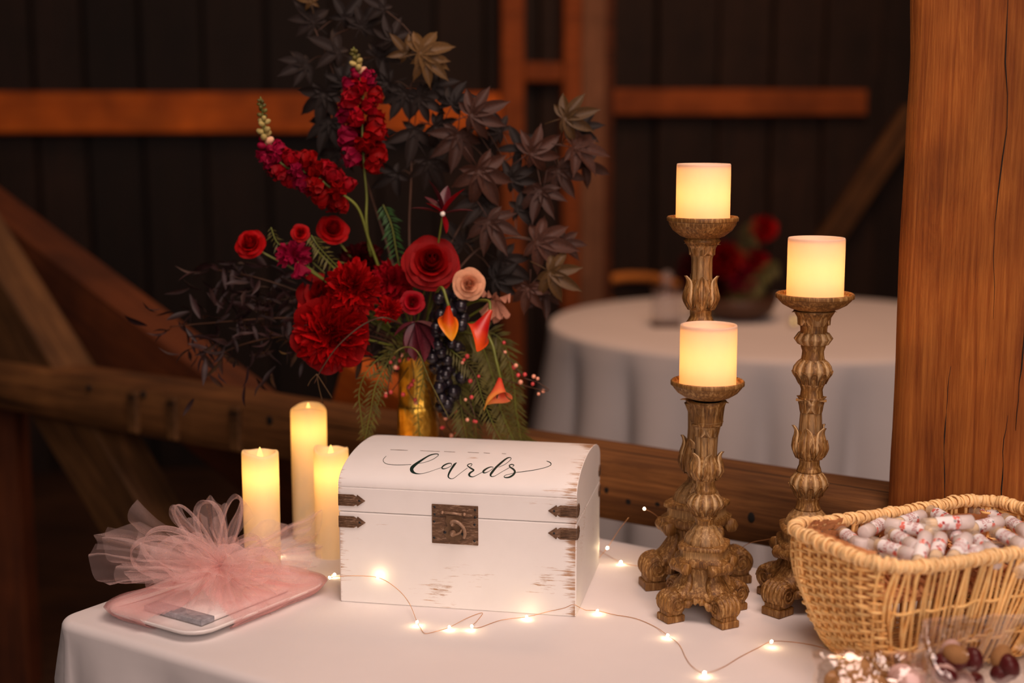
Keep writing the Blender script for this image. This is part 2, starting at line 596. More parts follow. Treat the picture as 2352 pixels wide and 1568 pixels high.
row(lambda i, p: (lerp(p[0], cxm, 0.12), lerp(p[1], cym, 0.12), ZT))
row(lambda i, p: (lerp(p[0], cxm, 0.03), lerp(p[1], cym, 0.03), ZT))
for k in range(6):
    a = PI / 2 * k / 5
    row(lambda i, p, a=a: (p[0] + p[2] * (0.012 * math.sin(a) - 0.006), p[1] + p[3] * (0.012 * math.sin(a) - 0.006), ZT - 0.012 * (1 - math.cos(a))))
def drop(i, p, t):
    s = i / n * 2 * PI
    w = noise.noise(Vector((p[0] * 7, p[1] * 7, 1.7))) * 0.05 * t + noise.noise(Vector((p[0] * 16, p[1] * 16, 4.2 + t * .7))) * 0.026 * min(1, t * 7)
    if p[4]:
        w += 0.05 * t + 0.03 * math.sin(math.atan2(p[3], p[2]) * 14) * min(1, t * 9) * 0.6
    w = max(w, -0.004) + 0.006 + 0.02 * t
    if p[3] > 0.3: w = min(w, 0.014)
    return (p[0] + p[2] * w, p[1] + p[3] * w, ZT - 0.012 - (ZT - 0.03) * t)
for k in range(1, 17):
    t = (k / 16) ** 1.4
    row(lambda i, p, t=t: drop(i, p, t))
for r in range(rows - 1):
    for i in range(n):
        j = (i + 1) % n
        ff.append((r * n + i, (r + 1) * n + i, (r + 1) * n + j, r * n + j))
ff.append(tuple(range(n)))
o = ob('tablecloth', me('tablecloth', vv, ff, M['cloth']), None, TC, (0, 0, ANG))
tag(o, 'white linen cloth covering the gift table in front, draping over its corner', 'tablecloth')

# ------------------------------------------------------------------ card box
def box_paint():
    t = NT('distressed_white_paint')
    obj_ = t.coords()
    streak = t.noise(t.coords(scale=(7, 60, 90)), 3.0, 5, 0.7, 0.3)
    patch = t.noise(t.coords(scale=(1, 1, 1)), 11.0, 2, 0.5)
    sep = t.n('ShaderNodeSeparateXYZ')
    tc = t.n('ShaderNodeTexCoord'); t.l(tc.outputs['Object'], sep.inputs[0])
    # distance to the ends of the box (object space, 0..BW)
    dx = t.math('SUBTRACT', sep.outputs[0], 0.1665)
    ax = t.math('ABSOLUTE', dx)
    edge = t.math('MULTIPLY_ADD', ax, 14.0)
    edge.node.inputs[2].default_value = -14.0 * 0.1665 + 0.31
    edge = t.math('MAXIMUM', edge, 0.0)
    gN = t.n('ShaderNodeTexCoord'); sN = t.n('ShaderNodeSeparateXYZ'); t.l(gN.outputs['Normal'], sN.inputs[0])
    keep = t.math('SUBTRACT', 1.0, t.math('ABSOLUTE', sN.outputs[0]))
    edge = t.math('MULTIPLY', edge, keep)
    base_ = t.math('MULTIPLY_ADD', streak, 1.0)
    t.l(edge, base_.node.inputs[2])
    s2 = t.math('MULTIPLY', base_, t.math('MULTIPLY_ADD', patch, 1.0).node.outputs[0])
    t.l(t.math('MULTIPLY', patch, 1.0), s2.node.inputs[1])
    mask = t.ramp(s2, [(0.365, (0, 0, 0)), (0.44, (0.9, 0.9, 0.9))])
    wood = t.ramp(streak, [(0.3, srgb((120, 78, 44))), (0.7, srgb((190, 140, 88)))])
    tone = t.ramp(t.noise(obj_, 9, 3), [(0.3, (0.86, 0.84, 0.81, 1)), (0.7, (0.92, 0.905, 0.88, 1))])
    t.base(t.mix(mask, tone, wood))
    t.set(Roughness=0.55)
    t.bump(streak, 0.15, 0.0008)
    return t.m
M['boxpaint'] = box_paint()
M['boxwood'] = simple('pine_edge', srgb((196, 150, 98)), 0.6)
def worn_metal(name):
    t = NT(name)
    s_ = t.noise(t.coords(scale=(14, 60, 70)), 6, 6, 0.75, 0.5)
    b_ = t.noise(t.coords(), 140, 4, 0.7)
    c = t.ramp(s_, [(0.34, srgb((76, 54, 36))), (0.54, srgb((112, 82, 58))), (0.68, srgb((176, 148, 126)))])
    c = t.mix(0.8, c, t.ramp(b_, [(0.35, (0.7, 0.66, 0.6)), (0.65, (1.1, 1.1, 1.1))]), 'MULTIPLY')
    t.base(c)
    t.set(Roughness=0.6, Metallic=0.1)
    t.bump(s_, 0.4, 0.0008)
    return t.m
M['hardware'] = worn_metal('rubbed_brown_metal')
M['hookmetal'] = simple('rubbed_tan_metal', srgb((150, 120, 96)), .45, .35, 200, metal=.2)
M['haspmetal'] = simple('smooth_brown_metal', srgb((104, 78, 54)), .5, .25, 120, metal=.15)
M['screw'] = simple('black_screw', (0.008, 0.008, 0.01, 1), 0.4)
M['ink'] = simple('dark_green_ink', (0.004, 0.022, 0.016, 1), 0.45, var=0.05)

BA = on_z(782, 1381); BB = on_z(1323, 1417)
BW = (BB - BA).length; BE = (BB - BA).normalized(); BV = Vector((-BE.y, BE.x, 0))
BD = 0.24
bx = thing('card_box', 'distressed white wooden treasure chest box with black script lettering on the lid', 'box', BA, (0, 0, math.atan2(BE.y, BE.x)))
body = ob('body', me('body', *cbox(0, BW, 0, BD, 0, 0.1305, 0.0015), M['boxpaint'], False), bx)
def arc(w): return 0.160 + 0.043 * math.sqrt(max(0.0, 1 - ((w - BD / 2) / (BD / 2)) ** 2))
def lid_mesh(z0):
    prof = [(0.0, z0), (0.0, 0.1645), (0.0012, 0.1652), (0.0012, 0.1664), (0.0, 0.1672)]
    K = 90
    for k in range(K + 1):
        a = PI * (k / K)
        w = BD / 2 - BD / 2 * math.cos(a)
        z = 0.1672 + 0.036 * math.sin(a) ** 0.9
        prof.append((w, z))
    prof += [(BD, z0)]
    v = []; f = []
    m = len(prof)
    for xx in (0, 0.0008, BW - 0.0008, BW):
        ins = 0.0006 if xx in (0, BW) else 0
        for (w, z) in prof: v.append((xx, w, z - ins))
    for r in range(3):
        for k in range(m - 1):
            f.append((r * m + k, (r + 1) * m + k, (r + 1) * m + k + 1, r * m + k + 1))
        f.append((r * m + m - 1, (r + 1) * m + m - 1, (r + 1) * m, r * m))
    f.append(tuple(reversed(range(m)))); f.append(tuple(3 * m + k for k in range(m)))
    return v, f
lid_o = ob('lid', me('lid', *lid_mesh(0.1318), M['boxpaint'], False), bx)
lid_top = lambda w: 0.1672 + 0.036 * max(0, math.sin(math.acos(max(-1, min(1, 1 - 2 * w / BD))))) ** 0.9

def to_box(p):
    d = p - BA
    return Vector((d.dot(BE), d.dot(BV), d.z))
def hit_lid(px, py):
    r = ray(px, py)
    t0, t1 = 1.7, 2.3
    N = 400
    prev = None
    for k in range(N + 1):
        t = lerp(t0, t1, k / N)
        q = to_box(CAM + r * t)
        if 0 <= q.y <= BD:
            s = q.z - lid_top(q.y)
            if s < 0:
                if prev is None: return q
                a, b_ = prev
                u = b_ / (b_ - s)
                q = to_box(CAM + r * lerp(a, t, u))
                return q
            prev = (t, s)
    return None
def stroke_mesh(mb, pts):
    """pts: (x, y, width) in the frame of the lettering"""
    P = [(840 + x / 5.113, 1010 + y / 5.113, w / 5.113) for x, y, w in pts]
    S = crom([Vector(p) for p in P], 7)
    left = []; right = []
    for i, p in enumerate(S):
        a = S[max(i - 1, 0)]; b_ = S[min(i + 1, len(S) - 1)]
        d = Vector((b_.x - a.x, b_.y - a.y))
        if d.length < 1e-6: d = Vector((1, 0))
        d.normalize(); nn = Vector((-d.y, d.x))
        w = max(p.z, 0.6) / 2
        q0 = hit_lid(p.x + nn.x * w, p.y + nn.y * w); q1 = hit_lid(p.x - nn.x * w, p.y - nn.y * w)
        if q0 is None or q1 is None: continue
        up = Vector((0, -0.00022, 0.00028))
        left.append(q0 + up); right.append(q1 + up)
    n0 = len(mb.v)
    for a, b_ in zip(left, right): mb.v += [a, b_]
    for i in range(len(left) - 1):
        mb.f.append((n0 + 2 * i, n0 + 2 * i + 1, n0 + 2 * i + 3, n0 + 2 * i + 2))
mb = MB()
stroke_mesh(mb, [(242, 190, 4), (212, 222, 6), (208, 250, 6), (235, 277, 5), (300, 291, 5), (400, 294, 5), (535, 290, 4)])
stroke_mesh(mb, [(600, 281, 3), (700, 262, 4), (790, 228, 5), (845, 190, 6), (852, 170, 9), (815, 166, 10), (750, 183, 14), (670, 230, 20), (590, 285, 30), (545, 328, 40), (545, 365, 38), (585, 393, 16), (650, 398, 5), (730, 380, 4), (810, 353, 3), (890, 325, 4)])
stroke_mesh(mb, [(1000, 310, 5), (950, 333, 6), (912, 340, 12), (896, 328, 14), (915, 303, 16), (960, 280, 12), (1000, 276, 8), (1010, 290, 6), (1000, 312, 4)])
stroke_mesh(mb, [(1068, 268, 8), (1040, 293, 24), (1005, 345, 22), (978, 395, 20), (970, 430, 16), (985, 450, 10), (1015, 457, 6), (1050, 440, 5), (1120, 385, 4), (1195, 330, 5)])
stroke_mesh(mb, [(1230, 312, 6), (1248, 292, 7), (1240, 280, 7), (1212, 285, 9), (1195, 300, 10), (1215, 320, 14), (1255, 345, 18), (1270, 358, 14), (1230, 385, 20), (1215, 408, 24), (1228, 428, 16), (1262, 433, 8), (1310, 412, 5), (1372, 378, 5)])
stroke_mesh(mb, [(1500, 322, 6), (1470, 318, 9), (1425, 335, 16), (1385, 365, 22), (1385, 385, 16), (1415, 384, 8), (1460, 362, 5), (1500, 330, 5)])
stroke_mesh(mb, [(1560, 322, 4), (1640, 285, 5), (1695, 240, 6), (1708, 218, 7), (1690, 207, 9), (1650, 222, 16), (1590, 270, 22), (1530, 325, 24), (1485, 380, 26), (1466, 412, 22), (1480, 430, 10), (1520, 423, 5), (1600, 375, 4), (1690, 325, 5)])
stroke_mesh(mb, [(1725, 312, 7), (1742, 298, 7), (1720, 288, 10), (1690, 297, 12), (1695, 318, 16), (1735, 345, 20), (1752, 375, 22), (1735, 408, 22), (1690, 437, 18), (1645, 443, 12), (1625, 432, 7), (1645, 414, 5), (1700, 400, 4), (1765, 383, 5), (1850, 373, 6), (1980, 354, 6), (2090, 330, 5), (2160, 305, 6), (2178, 285, 9), (2165, 265, 9), (2125, 248, 5)])
ob('lettering', mb.mesh('lettering', M['ink'], False), lid_o, label='flowing black script reading Cards with long swashes')
mb = MB()
for k, (a, b_, w) in enumerate(((290, 495, 5), (640, 870, 3), (920, 1050, 3), (1200, 1330, 3), (1385, 1460, 4), (1600, 1650, 3))):
    stroke_mesh(mb, [(a, 113 + (a - 290) * .0345 + 2, 1), ((a + b_) / 2, 113 + ((a + b_) / 2 - 290) * .0345 + 3, w), (b_, 113 + (b_ - 290) * .0345 + 4, 1)])
ob('edge_scuff', mb.mesh('edge_scuff', M['hardware'], False), lid_o, label='thin dark scuff line along the lid crest')

# hardware
def plate_shape(pts, th, name, mat, parent, loc, rot=(0, 0, 0), bev=0.0005):
    bm = bmesh.new()
    a = [bm.verts.new((x_, 0, z_)) for x_, z_ in pts]
    fc = bm.faces.new(a)
    r = bmesh.ops.extrude_face_region(bm, geom=[fc])
    bmesh.ops.translate(bm, verts=[g for g in r['geom'] if isinstance(g, bmesh.types.BMVert)], vec=(0, -th, 0))
    bmesh.ops.recalc_face_normals(bm, faces=bm.faces)
    m = bpy.data.meshes.new(name); bm.to_mesh(m); bm.free()
    m.materials.append(mat)
    return ob(name, m, parent, loc, rot)
def ridge_bracket(loc, flip):
    L, Hh = 0.0335, 0.0135
    s = -1 if flip else 1
    pts = [(0, -Hh), (0.022, -Hh), (0.0255, -Hh * .75), (0.0255, -Hh * .55), (0.0275, -Hh), (L * 1.16, 0.0 - Hh * .0), (0.0275, Hh), (0.0255, Hh * .55), (0.0255, Hh * .75), (0.022, Hh), (0, Hh)]
    pts = [(s * x_, z_ * .6) for x_, z_ in pts]
    if flip: pts = pts[::-1]
    b_ = plate_shape(pts, 0.0014, 'corner_bracket', M['hardware'], bx, loc)
    for q in (-.6, -.2, .2, .6):
        ob('ridge', me('ridge', *tube_vf([(s * 0.001, -0.0014, q * Hh * .6), (s * 0.0215, -0.0014, q * Hh * .6)], 0.0007, 6), M['hardware']), b_)
    ob('screw', me('screw', *sphere_vf(0.0016, 10, 6), M['screw']), b_, (s * 0.0305, -0.0014, 0), None, (1, .5, 1))
    return b_
for z in (0.1475, 0.1165):
    ridge_bracket((0.0, -0.0004, z), False)
    ridge_bracket((BW, -0.0004, z), True)
    # the returns around the right-hand edge
    for yy, sg in ((0.0, 1), (BD, -1)):
        b_ = plate_shape([(0, -.0081), (0.014 * sg, -.0081), (0.02 * sg, -.003), (0.02 * sg, .003), (0.014 * sg, .0081), (0, .0081)][::sg], 0.0012, 'corner_bracket', M['hardware'], bx, (BW + 0.0002, yy, z), (0, 0, PI / 2))
        ob('screw', me('screw', *sphere_vf(0.0015, 10, 6), M['screw']), b_, (0.016 * sg, -0.0012, 0), None, (1, .5, 1))
# latch
def face_pt(px, py):
    p = on_plane(px, py, BV, BA)
    q = to_box(p)
    return q
c0, c1 = face_pt(992, 1155), face_pt(1099, 1252)
lx0, lz1 = c0.x, c0.z
lx1, lz0 = c1.x, c1.z + 0.0
lw, lh = lx1 - lx0, 0.0560
lz1 = (face_pt(992, 1155).z + face_pt(1099, 1163).z) / 2
lz0 = (face_pt(991, 1245).z + face_pt(1098, 1253).z) / 2
seam = 0.1312
lp = ob('latch_plate', me('latch_plate', *cbox(lx0, lx1, -0.0016, 0, lz0, seam - .0002, 0.0006), M['hardware'], False), bx)
up_ = ob('latch_plate', me('latch_plate', *cbox(lx0, lx1, -0.0016, 0, seam + .0002, lz1, 0.0006), M['hardware'], False), bx)
def lp_pt(cx_, cy_):
    # position inside the 177.7/156.8-pixel crop of the latch -> box face
    return face_pt(960 + cx_ / 10.453, 1130 + cy_ / 10.453)
for cx_, cy_ in ((405, 345), (405, 525), (398, 695), (398, 1083), (1380, 422), (1378, 595), (1365, 770), (1362, 1165)):
    q = lp_pt(cx_, cy_)
    ob('screw', me('screw', *sphere_vf(0.0017, 10, 6), M['screw']), lp if q.z < seam else up_, (q.x, -0.0017, q.z), None, (1, .5, 1))
q0, q1 = lp_pt(650, 470), lp_pt(1070, 520)
ob('hinge_barrel', me('hinge_barrel', *tube_vf([(q0.x, -0.0035, q0.z), (q1.x, -0.0035, q1.z)], 0.0019, 10), M['hookmetal']), up_)
for cx_, cy_ in ((600, 475), (1125, 520)):
    q = lp_pt(cx_, cy_)
    ob('hinge_knob', me('hinge_knob', *sphere_vf(0.0026, 10, 8), M['hookmetal']), up_, (q.x, -0.003, q.z))
q2, q3 = lp_pt(690, 520), lp_pt(1065, 1020)
qc = lp_pt(880, 1020)
hp = []
for cx_, cy_ in ((690, 530), (690, 640), (660, 680), (690, 720), (720, 800), (640, 870), (640, 1000), (720, 1120), (860, 1200), (1010, 1150), (1090, 1040), (1080, 900), (1050, 780), (1060, 700), (1060, 550)):
    q = lp_pt(cx_, cy_); hp.append((q.x, q.z))
hasp = plate_shape(hp[::-1], 0.0016, 'hasp', M['haspmetal'], bx, (0, -0.0019, 0))
for cx_, cy_ in ((660, 945), (1085, 990)):
    q = lp_pt(cx_, cy_)
    ob('rivet_hole', me('rivet_hole', *sphere_vf(0.0022, 10, 6), M['screw']), hasp, (q.x, -0.0016, q.z), None, (1, .3, 1))
pts = [Vector((lp_pt(a, b_).x, -0.0065, lp_pt(a, b_).z)) for a, b_ in ((865, 735), (840, 690), (900, 660), (1000, 690), (1090, 770), (1150, 880), (1160, 990), (1130, 1060))]
hk = crom(pts, 6)
ob('hook', me('hook', *tube_vf(hk, [0.0030 - 0.0008 * i / len(hk) for i in range(len(hk))], 8), M['hookmetal']), hasp)
pts = [Vector((lp_pt(a, b_).x, -0.0055, lp_pt(a, b_).z)) for a, b_ in ((1130, 1060), (1060, 940), (1080, 850), (1040, 930), (950, 975), (880, 985))]
ob('hook', me('hook', *tube_vf(crom(pts[2:], 6), 0.0015, 8), M['hookmetal']), hasp)
for cx_, cy_, rr in ((860, 735, .0040), (855, 960, .0050)):
    q = lp_pt(cx_, cy_)
    v, f = lathe_vf([(rr, 0), (rr, .003), (rr * .6, .006), (rr * .55, .007), (rr * .3, .0085), (.0001, .009)], 14)
    ob('latch_stud', me('latch_stud', v, f, M['hookmetal']), hasp, (q.x, -0.002, q.z), (PI / 2, 0, 0))

# ------------------------------------------------------------------ flameless candles
def wax(name, col, tr):
    t = NT(name)
    nz = t.noise(t.coords(scale=(1, 1, .3)), 40, 3)
    c = t.ramp(nz, [(0.3, tuple(x * .96 for x in col[:3]) + (1,)), (0.7, col)])
    t.base(c)
    t.set(Roughness=0.5)
    t.bump(nz, 0.12, 0.001)
    tl = t.n('ShaderNodeBsdfTranslucent')
    t.l(c, tl.inputs[0])
    mx = t.n('ShaderNodeMixShader'); mx.inputs[0].default_value = tr
    t.l(t.b.outputs[0], mx.inputs[1]); t.l(tl.outputs[0], mx.inputs[2])
    t.l(mx.outputs[0], t.out.inputs[0])
    return t.m
M['wax'] = wax('ivory_wax', (0.92, 0.80, 0.66, 1), 0.45)
M['waxcream'] = wax('cream_wax', (0.95, 0.87, 0.66, 1), 0.45)
def emis(name, col, s):
    t = NT(name)
    e = t.n('ShaderNodeEmission')
    e.inputs[0].default_value = col; e.inputs[1].default_value = s
    t.l(e.outputs[0], t.out.inputs[0])
    return t.m
M['flame'] = emis('led_flame_tip', (1.0, 0.62, 0.16, 1), 2.2)
M['fairy'] = emis('fairy_led', (1.0, 0.72, 0.40, 1), 80)
def point(name, loc, watts, col, r, parent):
    l = bpy.data.lights.new(name, 'POINT')
    l.energy = watts; l.color = col; l.shadow_soft_size = r
    o_ = bpy.data.objects.new(name, l)
    o_.location = loc
    link(o_, parent)
    return o_
def pillar(label, x_, y_, z_, r, h, watts, group):
    t = thing('flameless_candle', label, 'candle', (x_, y_, z_), (0, 0, random.uniform(0, 6)), group)
    K = [(r * .985, 0), (r, .002), (r, h * .25), (r * .998, h * .5), (r, h * .75), (r * .997, h - .002), (r * .98, h), (r * .93, h), (r * .90, h - .0025), (r * .88, h - .009), (r * .6, h - .0105), (0.0005, h - .011)]
    ob('wax_body', me('wax_body', *lathe_vf(K, 48, cap=False), M['wax']), t)
    ob('led', me('led', *lathe_vf([(0.004, h - .012), (.0042, h - .0095), (.002, h - .008), (.0003, h - .0075)], 10), M['waxcream']), t)
    point('led_light', (0, 0, h * 0.45), watts, (1.0, 0.41, 0.10), 0.012, t)
    return t
def drip_pillar(label, x_, y_, r, h, seed, watts):
    t = thing('flameless_candle', label, 'candle', (x_, y_, ZT), (0, 0, 0), 'three cream pillar candles by the card box')
    def rim(a): return 0.005 * noise.noise(Vector((math.cos(a) * .9 + seed, math.sin(a) * .9, seed))) + 0.002 * math.sin(2 * a + seed)
    def fn(u, v_):
        a = 2 * PI * u
        hh = h + rim(a)
        dr = 1 + 0.018 * noise.noise(Vector((math.cos(a) * 2.2, math.sin(a) * 2.2, v_ * 1.2 + seed)))
        if v_ <= 0.70:
            t_ = v_ / .70
            return (r * dr * math.cos(a), r * dr * math.sin(a), hh * t_ * 0.985)
        t_ = (v_ - .70) / .30
        if t_ < 0.4:
            b_ = t_ / .4 * PI
            rr = r * (1 - .10 + .10 * math.cos(b_)); zz = hh * .985 + 0.0045 * math.sin(b_)
            return (rr * dr * math.cos(a), rr * dr * math.sin(a), zz)
        t2 = (t_ - .4) / .6
        rr = r * lerp(.80, 0.005, t2); zz = lerp(hh * .985 - .001, h - .016, min(1, t2 * 2.5))
        return (rr * math.cos(a), rr * math.sin(a), zz)
    ob('wax_body', me('wax_body', *grid_vf(fn, 48, 40, True), M['waxcream']), t)
    fp = [(0.0005, h - .017), (.0045, h - .014), (.0052, h - .010), (.0042, h - .004), (.0022, h + .003), (.0005, h + .008)]
    ob('led_flame', me('led_flame', *lathe_vf(fp, 14, cap=False), M['flame']), t, label='glowing teardrop LED flame')
    point('led_light', (0, 0, h - 0.034), watts, (1.0, 0.47, 0.11), 0.01, t)
    return t
drip_pillar('shorter cream pillar candle standing in the pink tulle, leftmost of the three', -0.3742, 2.06, .0272, .1795, 1.3, 0.09)
drip_pillar('tallest cream pillar candle behind the other two, left of the card box', -0.3243, 2.22, .0285, .2145, 4.7, 0.09)
drip_pillar('cream pillar candle right against the left end of the card box', -0.2779, 2.13, .0268, .1665, 8.1, 0.09)

# ------------------------------------------------------------------ carved candlesticks
def carved_wood():
    t = NT('whitewashed_carved_wood')
    g = t.n('ShaderNodeNewGeometry')
    at_ = t.n('ShaderNodeAttribute'); at_.attribute_name = 'groove'
    grain = t.noise(t.coords(scale=(50, 50, 5)), 6, 6, 0.7, 0.4)
    blot = t.noise(t.coords(), 26, 4)
    c = t.ramp(grain, [(0.3, srgb((72, 46, 17))), (0.52, srgb((146, 104, 50))), (0.70, srgb((222, 186, 126)))])
    c = t.mix(0.75, c, t.ramp(blot, [(0.3, (0.42, 0.37, 0.30)), (0.68, (1.18, 1.15, 1.08))]), 'MULTIPLY')
    hi = t.ramp(g.outputs['Pointiness'], [(0.50, (0, 0, 0)), (0.60, (1, 1, 1))])
    lo = t.ramp(g.outputs['Pointiness'], [(0.42, (1, 1, 1)), (0.495, (0, 0, 0))])
    c = t.mix(t.math('MULTIPLY', hi, 0.35), c, srgb((100, 60, 24)))
    c = t.mix(t.math('MULTIPLY', lo, 0.5), c, srgb((206, 172, 120)))
    gv = t.math('MULTIPLY', at_.outputs['Fac'], t.math('MULTIPLY_ADD', grain, .9))
    gv.node.inputs[1].links[0].from_node.inputs[2].default_value = .35
    c = t.mix(t.math('MINIMUM', gv, .9), c, srgb((222, 190, 140)))
    t.base(c)
    t.set(Roughness=0.55)
    t.b.inputs['Specular IOR Level'].default_value = 0.4
    t.bump(grain, 0.35, 0.0008)
    return t.m
def groove(m, vals):
    a = m.attributes.new('groove', 'FLOAT', 'POINT')
    a.data.foreach_set('value', vals)
    return m
M['carved'] = carved_wood()
def gadroon(n_, amp, z0, z1):
    def m(t, z, r):
        u = min(1, max(0, (z - z0) / (z1 - z0)))
        e = math.sin(PI * u) ** 0.6
        w = abs(math.cos(n_ * t / 2)) ** 0.55
        return r * (1 - amp * e * (1 - w))
    return m
def cs_ring(t, name, prof, mod=None, seg=64, k=4):
    pf = fine(prof, k)
    m = me(name, *lathe_vf(pf, seg, mod), M['carved'])
    if mod:
        vals = []
        for r, z in pf:
            for i in range(seg):
                q = mod(2 * PI * i / seg, z, r) / r
                vals.append(max(0.0, min(1.0, (1 - q) / 0.10)))
        groove(m, vals)
    return ob(name, m, t)
def cs_leaf(t, name, ang, z0, z1, rfun, half, curl, thick=0.0045, ribs=2.5, tip=0.0):
    def fn(u, v_):
        s = u * 2 - 1
        w = half * (0.35 + 0.65 * math.sin(PI * min(1, v_ * 0.93 + 0.07)) ** 0.7) * (1 if v_ < .8 else max(0.22, 1 - ((v_ - .8) / .2) ** 2 * .75))
        z = lerp(z0, z1, v_)
        r = rfun(z) + thick * (1 - s * s) ** 0.6 + 0.0011 * math.cos(ribs * 2 * PI * s * .5 + PI) * (1 - abs(s))
        if v_ > .68:
            q = (v_ - .68) / .32
            r += curl * q * q; z -= tip * q ** 3 * (z1 - z0)
        a = ang + s * w
        return (r * math.cos(a), r * math.sin(a), z)
    m = me(name, *grid_vf(fn, 16, 14), M['carved'])
    vals = []
    for j in range(15):
        for i in range(17):
            s = i / 8 - 1
            vals.append(max(0.0, min(1.0, (abs(s) - .72) / .2)) * .9 + .55 * max(0.0, math.sin(ribs * PI * s + PI / 2) - .55))
    return ob(name, groove(m, vals), t)
def interp(tab):
    tab = sorted(tab)
    def f(z):
        if z <= tab[0][0]: return tab[0][1]
        for (a, ra), (b_, rb) in zip(tab, tab[1:]):
            if z <= b_: return lerp(ra, rb, (z - a) / (b_ - a))
        return tab[-1][1]
    return f
def bulb(t, z0, z1, rmax, rn):
    zm = lerp(z0, z1, 0.5)
    H_ = z1 - z0
    prof = [(rn, z0), (rn * 1.15, z0 + H_ * .04), (rmax * .72, z0 + H_ * .22), (rmax * .93, z0 + H_ * .40), (rmax, z0 + H_ * .54), (rmax * .95, z0 + H_ * .68), (rmax * .8, z0 + H_ * .82), (rmax * .58, z0 + H_ * .94), (rn, z1)]
    b_ = cs_ring(t, 'gadrooned_bulb', prof, gadroon(12, 0.16, z0, z1), 96, 4)
    for k in range(12):     # small round leaves hugging the lower half
        a = 2 * PI * k / 12
        pts = []
        for j in range(9):
            q = PI * j / 8
            zz = z0 + H_ * (.10 + .42 * math.sin(q) ** .8)
            aa = a + 0.20 * math.cos(q)
            rr = interp([(p[1], p[0]) for p in prof])(zz) + 0.0006
            pts.append((rr * math.cos(aa), rr * math.sin(aa), zz))
        ob('bead_leaf', me('bead_leaf', *tube_vf(pts, 0.0009, 5), M['carved']), b_)
    return b_
def leafcup(t, z0, z1, r, rn, nl=5, a0=0.0, tips=True):
    H_ = z1 - z0
    prof = [(rn, z0), (r * .72, z0 + H_ * .16), (r * .86, z0 + H_ * .4), (r * .80, z0 + H_ * .68), (rn * 1.06, z1)]
    c_ = cs_ring(t, 'leaf_cup', prof, None, 64, 4)
    rf = interp([(p[1], p[0]) for p in prof])
    for k in range(nl):
        cs_leaf(c_, 'acanthus_leaf', a0 + 2 * PI * k / nl, z0 + H_ * .02, z1 + (H_ * .12 if tips else 0), rf, PI / nl * .92, 0.006, 0.0035, 3.5)
    for k in range(nl):
        a = a0 + 2 * PI * (k + .5) / nl
        for sgn in (-1, 1):
            pts = []
            for j in range(8):
                v_ = j / 7
                z = lerp(z0 + H_ * .04, z0 + H_ * .62, v_)
                aa = a + sgn * (0.04 + 0.22 * math.sin(v_ * PI * .8))
                rr = rf(z) + 0.0034
                pts.append((rr * math.cos(aa), rr * math.sin(aa), z))
            ob('carved_rib', me('carved_rib', *tube_vf(pts, [0.0016 * math.sin(PI * (j + .6) / 8.2) + .0004 for j in range(8)], 6), M['carved']), c_)
    return c_
def petal_collar(t, z0, z1, r, rn, nl=4, a0=0.3):
    prof = [(rn, z0), (rn * 1.05, lerp(z0, z1, .5)), (r * .72, z1)]
    c_ = cs_ring(t, 'petal_collar', prof, None, 48, 4)
    rf = interp([(p[1], p[0]) for p in prof])
    for k in range(nl):
        cs_leaf(c_, 'collar_petal', a0 + 2 * PI * k / nl, z0, z1 + .003, rf, PI / nl * 1.02, r * .34, 0.0016, 1.5, 0.25)
    return c_
def dish(t, z, r, depth):
    prof = [(r * .42, z - depth), (r * .62, z - depth * .86), (r * .82, z - depth * .60), (r * .93, z - depth * .32), (r * .95, z - .005), (r, z - .004), (r * 1.0, z + .0005), (r * .97, z + .002), (r * .92, z + .0005), (r * .88, z - .0035), (r * .5, z - .0055), (0.0005, z - .0055)]
    d_ = ob('candle_dish', me('candle_dish', *lathe_vf(fine(prof, 3), 72, None), M['carved']), t)
    return d_
def sq_loft(name, secs, t, p=5.0, seg=64):
    v = []; f = []
    for (h_, z, pw, cr) in secs:
        for i in range(seg):
            a = 2 * PI * i / seg
            r = h_ / (abs(math.cos(a)) ** pw + abs(math.sin(a)) ** pw) ** (1 / pw)
            r *= 1 + cr * max(0, math.cos(4 * (a - PI / 4))) ** 3
            v.append((r * math.cos(a), r * math.sin(a), z))
    for k in range(len(secs) - 1):
        for i in range(seg):
            j = (i + 1) % seg
            f.append((k * seg + i, k * seg + j, (k + 1) * seg + j, (k + 1) * seg + i))
    f.append(tuple(reversed(range(seg)))); f.append(tuple((len(secs) - 1) * seg + i for i in range(seg)))
    return ob(name, me(name, v, f, M['carved']), t)
def spiral(name, cx_, cz_, y_, r0, parent, rot):
    pts = []
    for k in range(30):
        a = 4.2 * PI * k / 29
        rr = r0 * (1 - .86 * k / 29)
        pts.append((cx_ + rr * math.cos(a), y_, cz_ + rr * math.sin(a)))
    return ob(name, me(name, *tube_vf(pts, [0.0021 * (1 - .45 * k / 29) for k in range(30)], 6), M['carved']), parent, None, rot)
